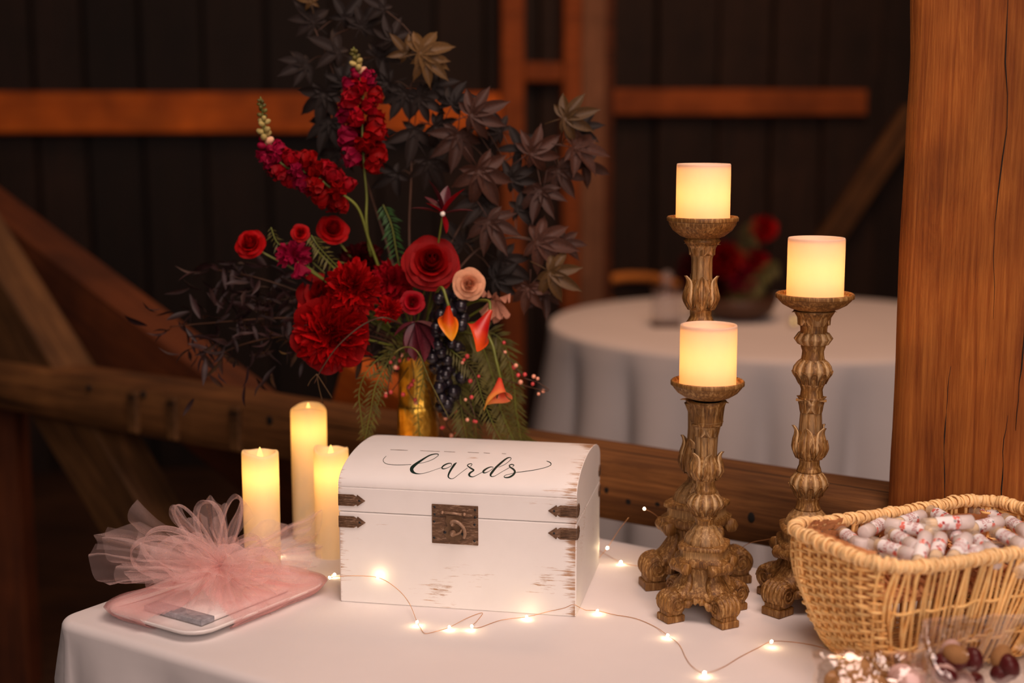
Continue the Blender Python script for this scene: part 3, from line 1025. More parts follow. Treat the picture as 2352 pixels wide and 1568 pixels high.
def cs_base(t, half, ztop, s=1.0):
    """square carved base on four scroll feet; half = centre to foot along a side"""
    zs = ztop / 0.126
    Z = lambda z: z * zs
    secs = [(half * .74, Z(.026), 4, .06), (half * .86, Z(.031), 4, .16), (half * .90, Z(.036), 4, .22), (half * .84, Z(.040), 5, .14), (half * .70, Z(.044), 5, .06), (half * .58, Z(.051), 5, .03), (half * .51, Z(.059), 5, .02), (half * .49, Z(.067), 5, .02), (half * .52, Z(.073), 6, 0)]
    sq_loft('concave_body', secs, t)
    sq_loft('cornice', [(half * .62, Z(.072), 5, 0), (half * .74, Z(.076), 4, .02), (half * .76, Z(.084), 4, .02), (half * .64, Z(.087), 4, 0), (half * .63, Z(.095), 4, 0), (half * .70, Z(.097), 4, .03), (half * .70, Z(.101), 4, .03), (half * .60, Z(.103), 4, 0)], t)
    r1 = half * .60
    cs_ring(t, 'dome', [(r1, Z(.100)), (r1 * .98, Z(.106)), (r1 * .88, Z(.113)), (r1 * .68, Z(.119)), (.0165, Z(.124)), (.0125, Z(.128))], lambda a, z, r: r * (1 - 0.03 * abs(math.sin(6 * a)) ** .5), 72, 4)
    for k in range(4):
        a = PI / 4 + k * PI / 2
        # side scroll rolls under the cornice
        bb = PI / 4 + k * PI / 2
        R_ = Matrix.Rotation(bb, 4, 'Z')
        v, f = lathe_vf(fine([(half * .17, -half * .36), (half * .19, -half * .30), (half * .17, -half * .1), (half * .17, half * .1), (half * .19, half * .30), (half * .17, half * .36)], 3), 20, lambda a_, z, r: r * (1 - .09 * abs(math.sin(7 * a_))))
        mbx = MB().add((v, f), R_ @ Matrix.Translation((half * .80, 0, Z(.073))) @ Matrix.Rotation(PI / 2, 4, 'X'))
        ob('scroll_roll', mbx.mesh('scroll_roll', M['carved']), t)
        # flared corner leaf
        pts = crom([(half * .55, 0, Z(.066)), (half * .62, 0, Z(.052)), (half * .80, 0, Z(.038)), (half * 1.02, 0, Z(.034)), (half * 1.14, 0, Z(.041))], 6)
        v, f = tube_vf(pts, [half * (.10 + .10 * math.sin(PI * i / (len(pts) + 2))) for i in range(len(pts))], 10)
        v = [Vector((p.x, p.y * 2.0, p.z)) for p in v]
        ob('corner_flare', MB().add((v, f), R_).mesh('corner_flare', M['carved']), t)
        # foot: ribbed volute drum, spiral ends, small plinth
        foot = bpy.data.objects.new('scroll_foot', None)
        foot.location = (0, 0, 0); foot.rotation_euler = (0, 0, a)
        link(foot, t)
        fr, fw = half * .34, half * .33
        fx, fz = half * 1.10, Z(.026)
        prof = [(fr * .86, -fw), (fr * .98, -fw * .82), (fr * .9, -fw * .62), (fr * 1.02, -fw * .40), (fr * .92, -fw * .2), (fr * 1.04, 0), (fr * .92, fw * .2), (fr * 1.02, fw * .40), (fr * .9, fw * .62), (fr * .98, fw * .82), (fr * .86, fw)]
        v, f = lathe_vf(fine(prof, 3), 28)
        ob('volute', MB().add((v, f), Matrix.Translation((fx, 0, fz)) @ Matrix.Rotation(PI / 2, 4, 'X')).mesh('volute', M['carved']), foot)
        for sgn in (-1, 1):
            spiral('spiral', fx, fz, sgn * fw * 1.02, fr * .78, foot, None)
        pw = half * .30
        ob('plinth', me('plinth', *cbox(fx - pw, fx + pw * 1.0, -pw, pw, 0, Z(.010), .0015), M['carved'], False), foot)
        ob('plinth', me('plinth', *cbox(fx - pw * .82, fx + pw * .82, -pw * .82, pw * .82, Z(.009), Z(.016), .0012), M['carved'], False), foot)
        # arm from body to foot
        pts = crom([(half * .40, 0, Z(.040)), (half * .72, 0, Z(.036)), (half * 1.0, 0, Z(.036)), (half * 1.25, 0, Z(.030))], 5)
        v, f = tube_vf(pts, [half * .17] * len(pts), 10)
        ob('arm', MB().add((v, f)).mesh('arm', M['carved']), foot)
        # arched apron with leaf scrolls between the feet
        Ra = Matrix.Rotation(k * PI / 2, 4, 'Z')
        pts = crom([(half * .80, -half * .62, Z(.018)), (half * .84, -half * .38, Z(.023)), (half * .86, -half * .16, Z(.030)), (half * .88, 0, Z(.032)), (half * .86, half * .16, Z(.030)), (half * .84, half * .38, Z(.023)), (half * .80, half * .62, Z(.018))], 5)
        v, f = tube_vf(pts, [half * (.10 + .035 * math.sin(i * 1.1)) for i in range(len(pts))], 8)
        ob('apron', MB().add((v, f), Ra).mesh('apron', M['carved']), t)
def candlestick(label, x_, y_, rz, half, ztop, parts, zd, rd, dd):
    t = thing('candlestick', label, 'candlestick', (x_, y_, ZT), (0, 0, rz), 'carved whitewashed candlesticks')
    cs_base(t, half, ztop)
    for p in parts:
        k = p[0]
        if k == 'neck': cs_ring(t, 'turned_neck', [(r, z) for z, r in p[1]], None, 48, 3)
        elif k == 'bulb': bulb(t, *p[1:])
        elif k == 'cup': leafcup(t, *p[1:])
        elif k == 'collar': petal_collar(t, *p[1:])
        elif k == 'gring': cs_ring(t, 'gadrooned_ring', [(p[4], p[1]), (p[3] * .8, p[1] + .002), (p[3], (p[1] + p[2]) / 2), (p[3] * .8, p[2] - .002), (p[4], p[2])], gadroon(14, .16, p[1] - .004, p[2] + .004), 84, 4)
        elif k == 'stem': cs_ring(t, 'fluted_stem', [(r, z) for z, r in p[1]], lambda a, z, r: r * (1 - .035 * abs(math.sin(5 * a))), 60, 4)
    dish(t, zd, rd, dd)
    return t
candlestick('short carved candlestick in front holding the lowest fat glowing candle', 0.2605, 1.863, math.radians(-17.9), .047, .126,
    [('neck', [(.124, .0125), (.129, .0122), (.134, .0128), (.139, .0165), (.141, .015)]),
     ('bulb', .138, .1735, .0255, .0130),
     ('neck', [(.171, .0145), (.175, .0150), (.178, .0138), (.184, .0128), (.188, .0130), (.191, .0165)]),
     ('cup', .189, .224, .0245, .0135, 5, .2),
     ('stem', [(.215, .0150), (.232, .0150), (.250, .0158), (.264, .0190), (.270, .0225)]),
     ('collar', .250, .268, .0225, .0158, 4, .9),
     ('neck', [(.264, .0205), (.268, .0215), (.280, .0222), (.290, .0235), (.297, .026)]),
     ('collar', .280, .297, .026, .021, 4, .1)], .3230, .0490, .0235)
candlestick('tallest carved candlestick at the back with a deep bowl and glowing candle', 0.2665, 1.99, math.radians(58), .058, .155,
    [('neck', [(.150, .016), (.158, .0140), (.163, .0135), (.167, .018)]),
     ('cup', .165, .214, .028, .0150, 5, .5),
     ('stem', [(.205, .0165), (.230, .0150), (.255, .0155), (.268, .021)]),
     ('collar', .258, .274, .024, .015, 4, .4),
     ('neck', [(.270, .018), (.276, .015), (.286, .014), (.290, .016)]),
     ('bulb', .288, .335, .0270, .0145),
     ('neck', [(.332, .015), (.340, .0145), (.346, .016)]),
     ('gring', .345, .362, .0250, .016),
     ('neck', [(.358, .016), (.366, .020), (.382, .0225), (.388, .0180), (.394, .0150), (.402, .0155), (.405, .0185)]),
     ('cup', .402, .446, .0255, .0150, 5, 1.1),
     ('stem', [(.435, .0160), (.455, .0150), (.475, .0150), (.490, .0195), (.497, .0235)]),
     ('collar', .480, .497, .0235, .0165, 4, .2),
     ('neck', [(.494, .022), (.500, .026), (.505, .022)])], .5318, .0502, .029)
candlestick('medium carved candlestick standing behind the wicker basket with a glowing candle', 0.4075, 1.90, math.radians(-5), .053, .142,
    [('neck', [(.138, .018), (.144, .0160), (.150, .0150), (.155, .0165)]),
     ('bulb', .153, .194, .0268, .0150),
     ('neck', [(.191, .0170), (.196, .0158), (.200, .0140), (.207, .0138), (.211, .0175)]),
     ('cup', .209, .250, .0248, .0145, 5, .55),
     ('stem', [(.238, .0165), (.255, .0158), (.275, .0145), (.288, .0180)]),
     ('collar', .274, .295, .0245, .0148, 4, .65),
     ('neck', [(.288, .0160), (.296, .0155), (.305, .0145), (.312, .0165)]),
     ('bulb', .310, .350, .0270, .0150),
     ('neck', [(.346, .0160), (.352, .0150), (.358, .0145), (.364, .0165), (.368, .0165)]),
     ('gring', .366, .385, .0265, .0165),
     ('neck', [(.383, .0180), (.388, .0178), (.396, .0190), (.404, .0225), (.413, .0280)]),
     ('collar', .394, .414, .0275, .0200, 4, .1)], .4350, .0525, .0215)
cg = 'fat ivory candles on the candlesticks'
pillar('fat ivory candle glowing yellow on the short front candlestick', 0.2605, 1.863, ZT + .3180, .0377, .0815, .17, cg)
pillar('fat ivory candle glowing yellow on the tallest candlestick, highest of the three', 0.2665, 1.99, ZT + .5268, .0377, .0800, .17, cg)
pillar('fat ivory candle glowing yellow on the medium candlestick at right', 0.4075, 1.90, ZT + .4300, .0380, .0815, .17, cg)

# ------------------------------------------------------------------ wicker basket
def wicker(name, cols, rand=.22):
    t = NT(name)
    nz = t.noise(t.coords(), 70, 4)
    c = t.ramp(nz, [(0.3, srgb(cols[0])), (0.7, srgb(cols[1]))])
    oi = t.n('ShaderNodeObjectInfo')
    hs = t.n('ShaderNodeHueSaturation')
    v = t.math('MULTIPLY_ADD', oi.outputs['Random'], 2 * rand)
    v.node.inputs[2].default_value = 1 - rand
    t.l(v, hs.inputs['Value']); t.l(c, hs.inputs['Color'])
    t.base(hs.outputs[0])
    t.set(Roughness=0.5)
    t.bump(nz, .2, .0008)
    return t.m
M['wicker'] = wicker('honey_willow', ((240, 184, 106), (255, 216, 146)))
M['wickerrim'] = wicker('pale_willow', ((244, 196, 128), (255, 224, 168)), .12)
BK_ANG = math.radians(24.5)
bE = Vector((math.cos(BK_ANG), math.sin(BK_ANG), 0)); bN = Vector((-math.sin(BK_ANG), math.cos(BK_ANG), 0))
BKL, BKW = 0.335, 0.200
bk_BL = Vector((0.338, 1.752, 0))
bk_c = bk_BL + bE * BKL / 2 - bN * BKW / 2
BKH = 0.152
bk = thing('wicker_basket', 'honey-coloured wicker basket full of small tubes at the lower right', 'basket', (bk_c.x, bk_c.y, ZT), (0, 0, BK_ANG))
def rrect(s, hx, hy, r):
    """point at arc-length fraction s of a rounded rectangle, starting at the middle of the left end going to the front"""
    seg = [2 * (hy - r), PI / 2 * r, 2 * (hx - r), PI / 2 * r, 2 * (hy - r), PI / 2 * r, 2 * (hx - r), PI / 2 * r]
    Lt = sum(seg)
    d = (s % 1.0) * Lt
    d += (hy - r) * 0 
    k = 0
    while d > seg[k] and k < 7: d -= seg[k]; k += 1
    if k == 0: return (-hx, (hy - r) - d)
    if k == 1: a = PI + d / r; return (-hx + r + r * math.cos(a), -hy + r + r * math.sin(a))
    if k == 2: return (-hx + r + d, -hy)
    if k == 3: a = 1.5 * PI + d / r; return (hx - r + r * math.cos(a), -hy + r + r * math.sin(a))
    if k == 4: return (hx, -hy + r + d)
    if k == 5: a = d / r; return (hx - r + r * math.cos(a), hy - r + r * math.sin(a))
    if k == 6: return (hx - r - d, hy)
    a = PI / 2 + d / r
    return (-hx + r + r * math.cos(a), hy - r + r * math.sin(a))
def rimz(x_, y_):
    # the rim rises at the two ends
    u = abs(x_) / (BKL / 2)
    return BKH + 0.020 * max(0, u - .45) ** 1.5
def bkp(s, v_, off=0.0):
    k = math.sin(v_ * PI / 2) ** 0.75
    hx = lerp(BKL / 2 - .050, BKL / 2, k) + off; hy = lerp(BKW / 2 - .030, BKW / 2, k) + off
    r = lerp(.045, .055, v_)
    x_, y_ = rrect(s, hx, hy, r)
    return Vector((x_, y_, 0.004 + (rimz(x_, y_) - .004) * v_))
random.seed(21)
# arc-length landmarks at the rim
_seg = [2 * (BKW / 2 - .055), PI / 2 * .055, 2 * (BKL / 2 - .055), PI / 2 * .055] * 2
_L = sum(_seg); _cum = [0]
for q in _seg: _cum.append(_cum[-1] + q / _L)
def rod(name, pts, r, mat='wicker', parent=bk, seg=6): return ob(name, me(name, *tube_vf(pts, r, seg), M[mat]), parent)
def uprights(s0, s1, cnt, lean):
    for k in range(cnt):
        a = lerp(s0, s1, (k + .5 + random.uniform(-.25, .25)) / cnt)
        ln = lean * random.uniform(.4, 1.3) / 100
        of = random.choice((-.0022, .0, .0018))
        pts = [bkp(a + ln * (v_ - .5) * 2, v_, of + .0016 * math.sin(v_ * 9 + k)) for v_ in [i / 9 for i in range(10)]]
        rod('willow_upright', pts, random.uniform(.0019, .0028))
uprights(_cum[1] + .35 * (_cum[2] - _cum[1]), _cum[4] - .2 * (_cum[4] - _cum[3]), 44, 1.4)      # front
uprights(_cum[5], _cum[8], 42, -1.2)                                                              # back
for s0, s1, cnt in ((_cum[7] + .6 * (_cum[8] - _cum[7]), 1 + _cum[1] + .55 * (_cum[2] - _cum[1]), 9), (_cum[3] + .4 * (_cum[4] - _cum[3]), _cum[5] + .5 * (_cum[6] - _cum[5]), 8)):
    stakes = [lerp(s0, s1, (k + .5) / cnt) for k in range(cnt)]
    for a in stakes:
        rod('willow_stake', [bkp(a, v_, 0) for v_ in [i / 9 for i in range(10)]], .0024)
    for rw in range(27):                                                                           # woven ends
        v_ = (rw + .6) / 27.5
        pts = []
        N = cnt * 4
        for k in range(N + 1):
            a = lerp(s0, s1, k / N)
            wv = math.sin(PI * cnt * k / N + (rw % 2) * PI) * .0036
            sag = .010 * math.sin(2.2 * PI * k / N) 
            pts.append(bkp(a, min(.985, max(.01, v_ + sag * (.5 + rw / 54))), wv))
        rod('willow_weaver', pts, random.uniform(.0017, .0023), seg=5)
for v_, of in ((.27, .004), (.30, -.003), (.62, -.004), (.05, .004), (.02, -.002)):
    a0, a1 = (_cum[1], _cum[4]) 
    for a0, a1 in ((_cum[1], _cum[4]), (_cum[5], _cum[8])):
        pts = [bkp(lerp(a0, a1, k / 60), v_ + .006 * math.sin(k * .5), of * math.cos(k * .9)) for k in range(61)]
        rod('willow_weaver', pts, .0021, seg=5)
ob('rim_core', me('rim_core', *tube_vf([bkp(k / 120, 1.0) for k in range(120)], .0071, 8, closed=True), M['wickerrim']), bk)
wrap_m = []
for q in range(3):
    mb = MB()
    pts = [(0.0078 * math.cos(a) * (1 + .12 * q), 0.0010 * math.sin(a * 1.0 + q), 0.0078 * math.sin(a)) for a in [2 * PI * k / 12 for k in range(12)]]
    v, f = tube_vf(pts, .0013, 6, closed=True)
    v = [Vector((p.x, p.y * 2.3, p.z)) for p in v]
    wrap_m.append(me('rim_wrap', v, f, M['wickerrim']))
NW = 150
for k in range(NW):
    s = (k + random.uniform(-.2, .2)) / NW
    p = bkp(s, 1.0); q = bkp(s + .002, 1.0)
    d = (q - p).normalized()
    o = ob('rim_wrap', wrap_m[k % 3], bk, p + Vector((0, 0, random.uniform(-.0008, .0012))), (0, 0, math.atan2(d.y, d.x) - PI / 2 + random.uniform(-.2, .2)), random.uniform(.86, 1.1))
bt = []
for k in range(16):
    yy = lerp(-.062, .062, k / 15)
    xx = BKL / 2 - .053
    rod('base_rod', [(-xx, yy, .004), (0, yy, .0045), (xx, yy, .004)], .0036, seg=5)

# kraft honeycomb paper lining the basket
M['kraft'] = simple('kraft_paper', srgb((212, 150, 98)), .85, .2, 90)
mb = MB()
random.seed(5)
def kraft_surface(u, v_):
    s = lerp(_cum[6] - .06, 1.0 + _cum[1] + .3 * (_cum[2] - _cum[1]), u)
    return bkp(s, v_, -.0105)
def strip_at(mb, p, t, w, nrm, a, b_):
    mb.add(([p - t * a - w * b_, p + t * a - w * b_, p + t * a * .9 + w * b_ + nrm * .003, p - t * a * .9 + w * b_ + nrm * .003], [(0, 1, 2, 3)]))
for rw in range(17):
    for k in range(58):
        u = (k + (rw % 2) * .5) / 58
        vmax = 1.03 if u > .5 else .90
        v_ = lerp(.25, vmax, rw / 16) + random.uniform(-.01, .01)
        p = kraft_surface(u, v_); q = kraft_surface(u + .004, v_); r_ = kraft_surface(u, v_ + .02)
        t = (q - p).normalized(); w = (r_ - p).normalized(); nn = w.cross(t)
        if nn.dot(Vector((-p.x, -p.y, 0))) < 0: nn = -nn
        strip_at(mb, p + nn * (.002 * noise.noise(p * 40) + random.uniform(0, .0015)), t, w, nn, .0052, .0034)
for k in range(620):
    x_ = random.uniform(-BKL / 2 + .03, BKL / 2 - .03); y_ = random.uniform(-BKW / 2 + .02, BKW / 2 - .02)
    z_ = .112 + .010 * noise.noise(Vector((x_ * 30, y_ * 30, 0)))
    a = random.uniform(0, PI)
    t = Vector((math.cos(a), math.sin(a), random.uniform(-.5, .5))).normalized(); w = Vector((-math.sin(a), math.cos(a), random.uniform(-.8, .8))).normalized()
    strip_at(mb, Vector((x_, y_, z_)), t, w, Vector((0, 0, 1)), .0065, .0028)
# a closed bed under the shreds so nothing falls through
bed = grid_vf(lambda u, v_: ((u - .5) * (BKL - .07), (v_ - .5) * (BKW - .05), .102 + .004 * noise.noise(Vector((u * 9, v_ * 6, 3)))), 24, 14)
mb.add(bed)
o = ob('kraft_paper', mb.mesh('kraft_paper', M['kraft'], False), None, bk.location, bk.rotation_euler)
tag(o, 'brown kraft honeycomb paper lining the wicker basket', 'paper')

# ------------------------------------------------------------------ balm tubes in the basket
def frosted(name, col, alpha, rough=.35):
    t = NT(name)
    nz = t.noise(t.coords(), 60, 2)
    t.base(t.ramp(nz, [(0.3, tuple(x * .97 for x in col[:3]) + (1,)), (0.7, col)]))
    t.set(Roughness=rough)
    tr = t.n('ShaderNodeBsdfTransparent')
    mx = t.n('ShaderNodeMixShader'); mx.inputs[0].default_value = alpha
    t.l(tr.outputs[0], mx.inputs[1]); t.l(t.b.outputs[0], mx.inputs[2])
    t.l(mx.outputs[0], t.out.inputs[0])
    return t.m
M['cap'] = frosted('frosted_cap', (0.95, 0.86, 0.83, 1), .62)
M['barrel'] = frosted('clear_barrel', (0.90, 0.82, 0.68, 1), .35, .2)
M['balm'] = simple('cream_balm', srgb((240, 206, 150)), .5, .06)
M['label'] = simple('white_label', (0.95, 0.93, 0.93, 1), .45, .03)
M['coral'] = simple('coral_print', srgb((238, 120, 104)), .5, .25, 300)
M['redprint'] = simple('deep_red_print', srgb((176, 48, 52)), .5, .25, 300)
M['printgrey'] = simple('grey_leaf_print', srgb((150, 150, 150)), .5, .2, 300)
TR_, TLn = .0087, .068
def text_vf(txt, size):
    cu = bpy.data.curves.new('txt', 'FONT')
    cu.body = txt; cu.size = size; cu.align_x = 'CENTER'; cu.align_y = 'CENTER'; cu.resolution_u = 2; cu.space_character = 1.05
    o_ = bpy.data.objects.new('txt', cu)
    C.objects.link(o_)
    bpy.context.view_layer.update()
    m = bpy.data.meshes.new_from_object(o_.evaluated_get(bpy.context.evaluated_depsgraph_get()))
    v = [p.co.copy() for p in m.vertices]; f = [tuple(p.vertices) for p in m.polygons]
    bpy.data.objects.remove(o_); bpy.data.curves.remove(cu); bpy.data.meshes.remove(m)
    return v, f
def wrap(vf, x0, r, s=.60):
    # text runs round the tube, lines step along its axis (x)
    out = []
    for p in vf[0]:
        a = p.x * s / r
        out.append(Vector((x0 - p.y, r * math.sin(a), r * math.cos(a))))
    return out, vf[1]
def cyl_x(x0, x1, r, seg=20, capr=.0008):
    prof = [(r - capr, x0), (r, x0 + capr), (r, x1 - capr), (r - capr, x1)]
    v, f = lathe_vf(prof, seg)
    return [Vector((p.z, p.y, -p.x)) for p in v], f
def sector(x0, x1, a0, a1, r, n_=8):
    return grid_vf(lambda u, v_: (lerp(x0, x1, v_), r * math.sin(lerp(a0, a1, u)), r * math.cos(lerp(a0, a1, u))), n_, 1)
def blob(xc, ac, rad, r, n_=14, wob_=.2, seed=0):
    v = [Vector((xc, r * math.sin(ac), r * math.cos(ac)))]
    for k in range(n_):
        a = 2 * PI * k / n_
        q = rad * (1 + wob_ * math.sin(5 * a + seed))
        x_ = xc + q * math.cos(a); an = ac + q * math.sin(a) / r
        v.append(Vector((x_, r * math.sin(an), r * math.cos(an))))
    return v, [(0, k + 1, (k + 1) % n_ + 1) for k in range(n_)]
# tube lies along x: -L/2 .. L/2, cap at +x
tm = {}
tm['barrel'] = me('barrel', *cyl_x(-TLn / 2, TLn / 2 - .020, TR_ * .97), M['barrel'])
tm['balm'] = me('balm', *cyl_x(-TLn / 2 + .008, TLn / 2 - .021, TR_ * .84), M['balm'])
tm['cap'] = me('cap', *cyl_x(TLn / 2 - .020, TLn / 2, TR_ * 1.02, 20, .0016), M['cap'])
LX0, LX1 = -.0175, .0135
tm['label'] = me('label', *grid_vf(lambda u, v_: (lerp(LX0, LX1, v_), TR_ * .995 * math.sin(2 * PI * u), TR_ * .995 * math.cos(2 * PI * u)), 28, 1, True), M['label'])
mb = MB()
RR = TR_ * 1.012
mb.add(wrap(text_vf('KATHERINE', .0088), -.0052, RR)); mb.add(wrap(text_vf('JOHN', .0088), .0028, RR)); mb.add(wrap(text_vf('18', .0052), .0096, RR))
tm['print'] = mb.mesh('printed_names', M['redprint'], False)
mb = MB()
for xc, ac, rd_, sd in ((-.0145, 1.35, .0032, 0), (.0095, 2.5, .0044, 2), (-.0100, -2.4, .0046, 3), (.0100, 1.25, .0036, 1), (.0102, -1.30, .0034, 4), (.0105, .62, .0024, 5)): mb.add(blob(xc, ac, rd_, RR, seed=sd))
tm['flower'] = mb.mesh('printed_flower', M['coral'], False)
mb = MB()
for xc, ac, rd_, sd in ((-.0100, 1.75, .0020, 0), (.0105, 1.8, .0022, 2), (-.012, -1.75, .0028, 3), (.011, -2.6, .0026, 3)): mb.add(blob(xc, ac, rd_, RR * 1.001, seed=sd))
tm['flower2'] = mb.mesh('printed_flower', M['redprint'], False)
mb = MB()
for xc, ac, rd_, sd in ((.0112, -.75, .0018, 0), (.006, 1.9, .0020, 2), (-.0145, -1.5, .0022, 3)): mb.add(blob(xc, ac, rd_, RR * 1.001, seed=sd, wob_=.5))
tm['leafp'] = mb.mesh('printed_leaf', M['printgrey'], False)
def balm_tube(label, p0, p1, roll, z0, z1):
    """p0: image point of the open end, p1: of the capped end"""
    a = on_z(p0[0], p0[1], z0); b_ = on_z(p1[0], p1[1], z1)
    if p0[1] > p1[1] + 36:
        a.z -= .022
        b_.z += .006
    c = (a + b_) / 2; d = (b_ - a).normalized()
    up = Vector((0, -.35, 1)); up = (up - d * up.dot(d)).normalized()
    R_ = Matrix((d, up.cross(d), up)).transposed().to_4x4() @ Matrix.Rotation(roll, 4, 'X')
    t = thing('balm_tube', label, 'lip balm', c, R_.to_euler(), 'lip balm tubes in the basket')
    ob('barrel', tm['barrel'], t); ob('balm', tm['balm'], t); ob('cap', tm['cap'], t)
    lb = ob('label', tm['label'], t)
    ob('printed_names', tm['print'], lb); ob('printed_flower', tm['flower'], lb); ob('printed_flower', tm['flower2'], lb); ob('printed_leaf', tm['leafp'], lb)
    return t
ZB = ZT + .133
tubes = [
    ((1862, 1262), (1914, 1208), .2, 0, 'leftmost lip balm tube leaning on the basket rim'),
    ((1912, 1205), (2000, 1272), -.5, 8, 'lip balm tube sloping down right, second from the left rim'),
    ((2056, 1186), (1960, 1236), .5, 14, 'lip balm tube lying diagonal with open cream end up by the back kraft paper'),
    ((1872, 1258), (1952, 1264), 1.2, 4, 'lip balm tube lying flat nearest the left front rim'),
    ((2038, 1218), (2112, 1262), .9, 20, 'lip balm tube with pale frosted end pointing left under the crossing pile'),
    ((2142, 1222), (2050, 1206), .3, 26, 'lip balm tube lying level near the back of the pile, label facing front'),
    ((1984, 1240), (2122, 1284), .6, 14, 'lip balm tube in the front row sloping right with capped end down'),
    ((2040, 1284), (2126, 1302), .4, 2, 'lip balm tube half sunk at the front rim under the front row'),
    ((2052, 1206), (2118, 1184), -.6, 16, 'lip balm tube with coral flower end raised at the back rim'),
    ((2136, 1172), (2196, 1206), 2.0, 20, 'lip balm tube with clear end sticking up at the back middle'),
    ((2130, 1204), (2222, 1198), 2.6, 34, 'topmost lip balm tube lying level with frosted cap at right'),
    ((2138, 1290), (2170, 1206), 1.7, 24, 'lip balm tube standing nearly upright in the picture middle of the pile, cap up'),
    ((2104, 1272), (2128, 1232), 2.4, 26, 'short-looking lip balm tube with round frosted cap facing the viewer'),
    ((2186, 1216), (2212, 1256), 1.1, 18, 'lip balm tube with cream open end beside the upright one'),
    ((2160, 1284), (2244, 1212), .1, 26, 'lip balm tube with big coral rose leaning up to the right'),
    ((2230, 1226), (2290, 1276), -.3, 16, 'lip balm tube sloping down behind the leaning rose one'),
    ((2204, 1250), (2306, 1300), .2, 8, 'lip balm tube in the front right showing its printed names upside down'),
    ((2210, 1218), (2304, 1196), .5, 18, 'lip balm tube at the back right with printed names on its crest'),
    ((2274, 1214), (2366, 1262), .2, 24, 'lip balm tube at the right frame edge with clear end left'),
    ((2300, 1186), (2372, 1230), 1.4, 14, 'lip balm tube at the far right behind the edge one'),
    ((2272, 1246), (2350, 1300), .6, 4, 'lip balm tube sunk at the lower right rim'),
    ((1930, 1284), (2008, 1246), .4, 2, 'lip balm tube lying low behind the one standing on end'),
    ((2010, 1262), (2070, 1226), 2.0, 2, 'lip balm tube buried under the crossing pile at left centre'),
    ((2120, 1190), (2060, 1232), 1.8, 8, 'lip balm tube buried behind the level one near the back'),
    ((2196, 1296), (2262, 1262), .3, 12, 'lip balm tube lying on the front rim side right of the leaning rose one'),
    ((2330, 1290), (2400, 1250), .3, 12, 'lip balm tube cut off by the frame at lower right of the pile'),
    ((2250, 1176), (2320, 1190), 2.2, 6, 'lip balm tube lying deep along the back right wall of the basket'),
]
random.seed(2)
for p0, p1, roll, dz, lab in tubes:
    balm_tube(lab, p0, p1, random.uniform(-.55, .55) if roll < 1.6 else roll, ZB + dz * .0011, ZB + dz * .0011)
# the one standing on end at the front
sp = on_z(1973, 1276, ZB)
t = thing('balm_tube', 'lip balm tube standing on end with frosted cap up at the front left rim', 'lip balm', (sp.x, sp.y, ZB - .012), (0, -PI / 2 + .05, 0), 'lip balm tubes in the basket')
for nm in ('barrel', 'balm', 'cap'): ob(nm, tm[nm], t)
lb = ob('label', tm['label'], t); ob('printed_names', tm['print'], lb)

# ------------------------------------------------------------------ fairy lights
M['wire'] = simple('copper_wire', srgb((214, 160, 110)), .35, .1, metal=.8)
led_m = me('fairy_led', *sphere_vf(.0017, 8, 6, 1.3), M['fairy'])
bead_m = me('resin_drop', *sphere_vf(.0026, 10, 8, 1.5), frosted('clear_resin', (1, .95, .85, 1), .12, .1))
def fairy(name, label, path, leds, r=.00045):
    t = thing(name, label, 'string lights', path[0])
    o0 = Vector(path[0])
    ob('wire', me('wire', *tube_vf([p - o0 for p in crom(path, 6)], r, 5), M['wire']), t)
    for p in leds:
        ob('fairy_led', led_m, t, Vector(p) - o0, (random.uniform(-.6, .6), random.uniform(-.6, .6), 0))
    return t
def tz(x_, y_, dz=.0012): return on_z(x_, y_, ZT + dz)
LZ = .004
def bface(x_, y_, off): 
    p = on_plane(x_, y_, BV, BA - BV * off); return p
front = [bface(757, 1326, .05), bface(800, 1322, .022), bface(868, 1326, .010), bface(912, 1352, .014), bface(940, 1385, .02), tz(958, 1428, .006), tz(966, 1442), tz(976, 1454), tz(1000, 1450), tz(1032, 1440, LZ), tz(1075, 1418), tz(1108, 1407), tz(1096, 1425), tz(1084, 1438, .006), tz(1100, 1441), tz(1150, 1424), tz(1210, 1416, .004), bface(1260, 1404, .008), bface(1296, 1396, .006), bface(1316, 1388, .006), bface(1332, 1395, .004), tz(1347, 1401, .004), tz(1372, 1402, .005), tz(1410, 1411), tz(1460, 1420), tz(1505, 1439), tz(1534, 1459, LZ), tz(1560, 1480), tz(1575, 1510), tz(1590, 1530), tz(1618, 1545, .005), tz(1660, 1532), tz(1700, 1508), tz(1740, 1488), tz(1772, 1473, .008), tz(1820, 1474), tz(1870, 1482), tz(1910, 1494), tz(1940, 1505, .004), tz(1956, 1522)]
fleds = [front[0], front[2], tz(958, 1428, .006), tz(1032, 1440, LZ), tz(1084, 1438, .006), tz(1210, 1416, .004), tz(1372, 1402, .005), tz(1534, 1459, LZ), tz(1618, 1545, .005), tz(1772, 1473, .008), tz(1940, 1505, .004)]
fairy('fairy_lights', 'copper wire fairy lights trailing across the cloth in front of the card box', front, fleds)
back = [at(1376, 1281, 2.09), at(1395, 1258, 2.08), at(1418, 1222, 2.06), at(1444, 1188, 2.06)]
fairy('fairy_lights', 'short end of fairy light wire rising beside the right end of the card box', [Vector((.13, 2.08, ZT + .001))] + back, [at(1395, 1258, 2.08)])
back2 = [at(1480, 1168, 2.06), at(1500, 1178, 2.06), at(1520, 1195, 2.06), at(1538, 1218, 2.05), Vector((.232, 2.04, ZT + .02)), Vector((.26, 2.07, ZT + .002)), Vector((.33, 2.05, ZT + .02)), at(1710, 1253, 2.03), at(1748, 1241, 2.02), at(1790, 1246, 2.0), Vector((.40, 1.985, ZT + .004)), Vector((.425, 1.975, ZT + .002))]
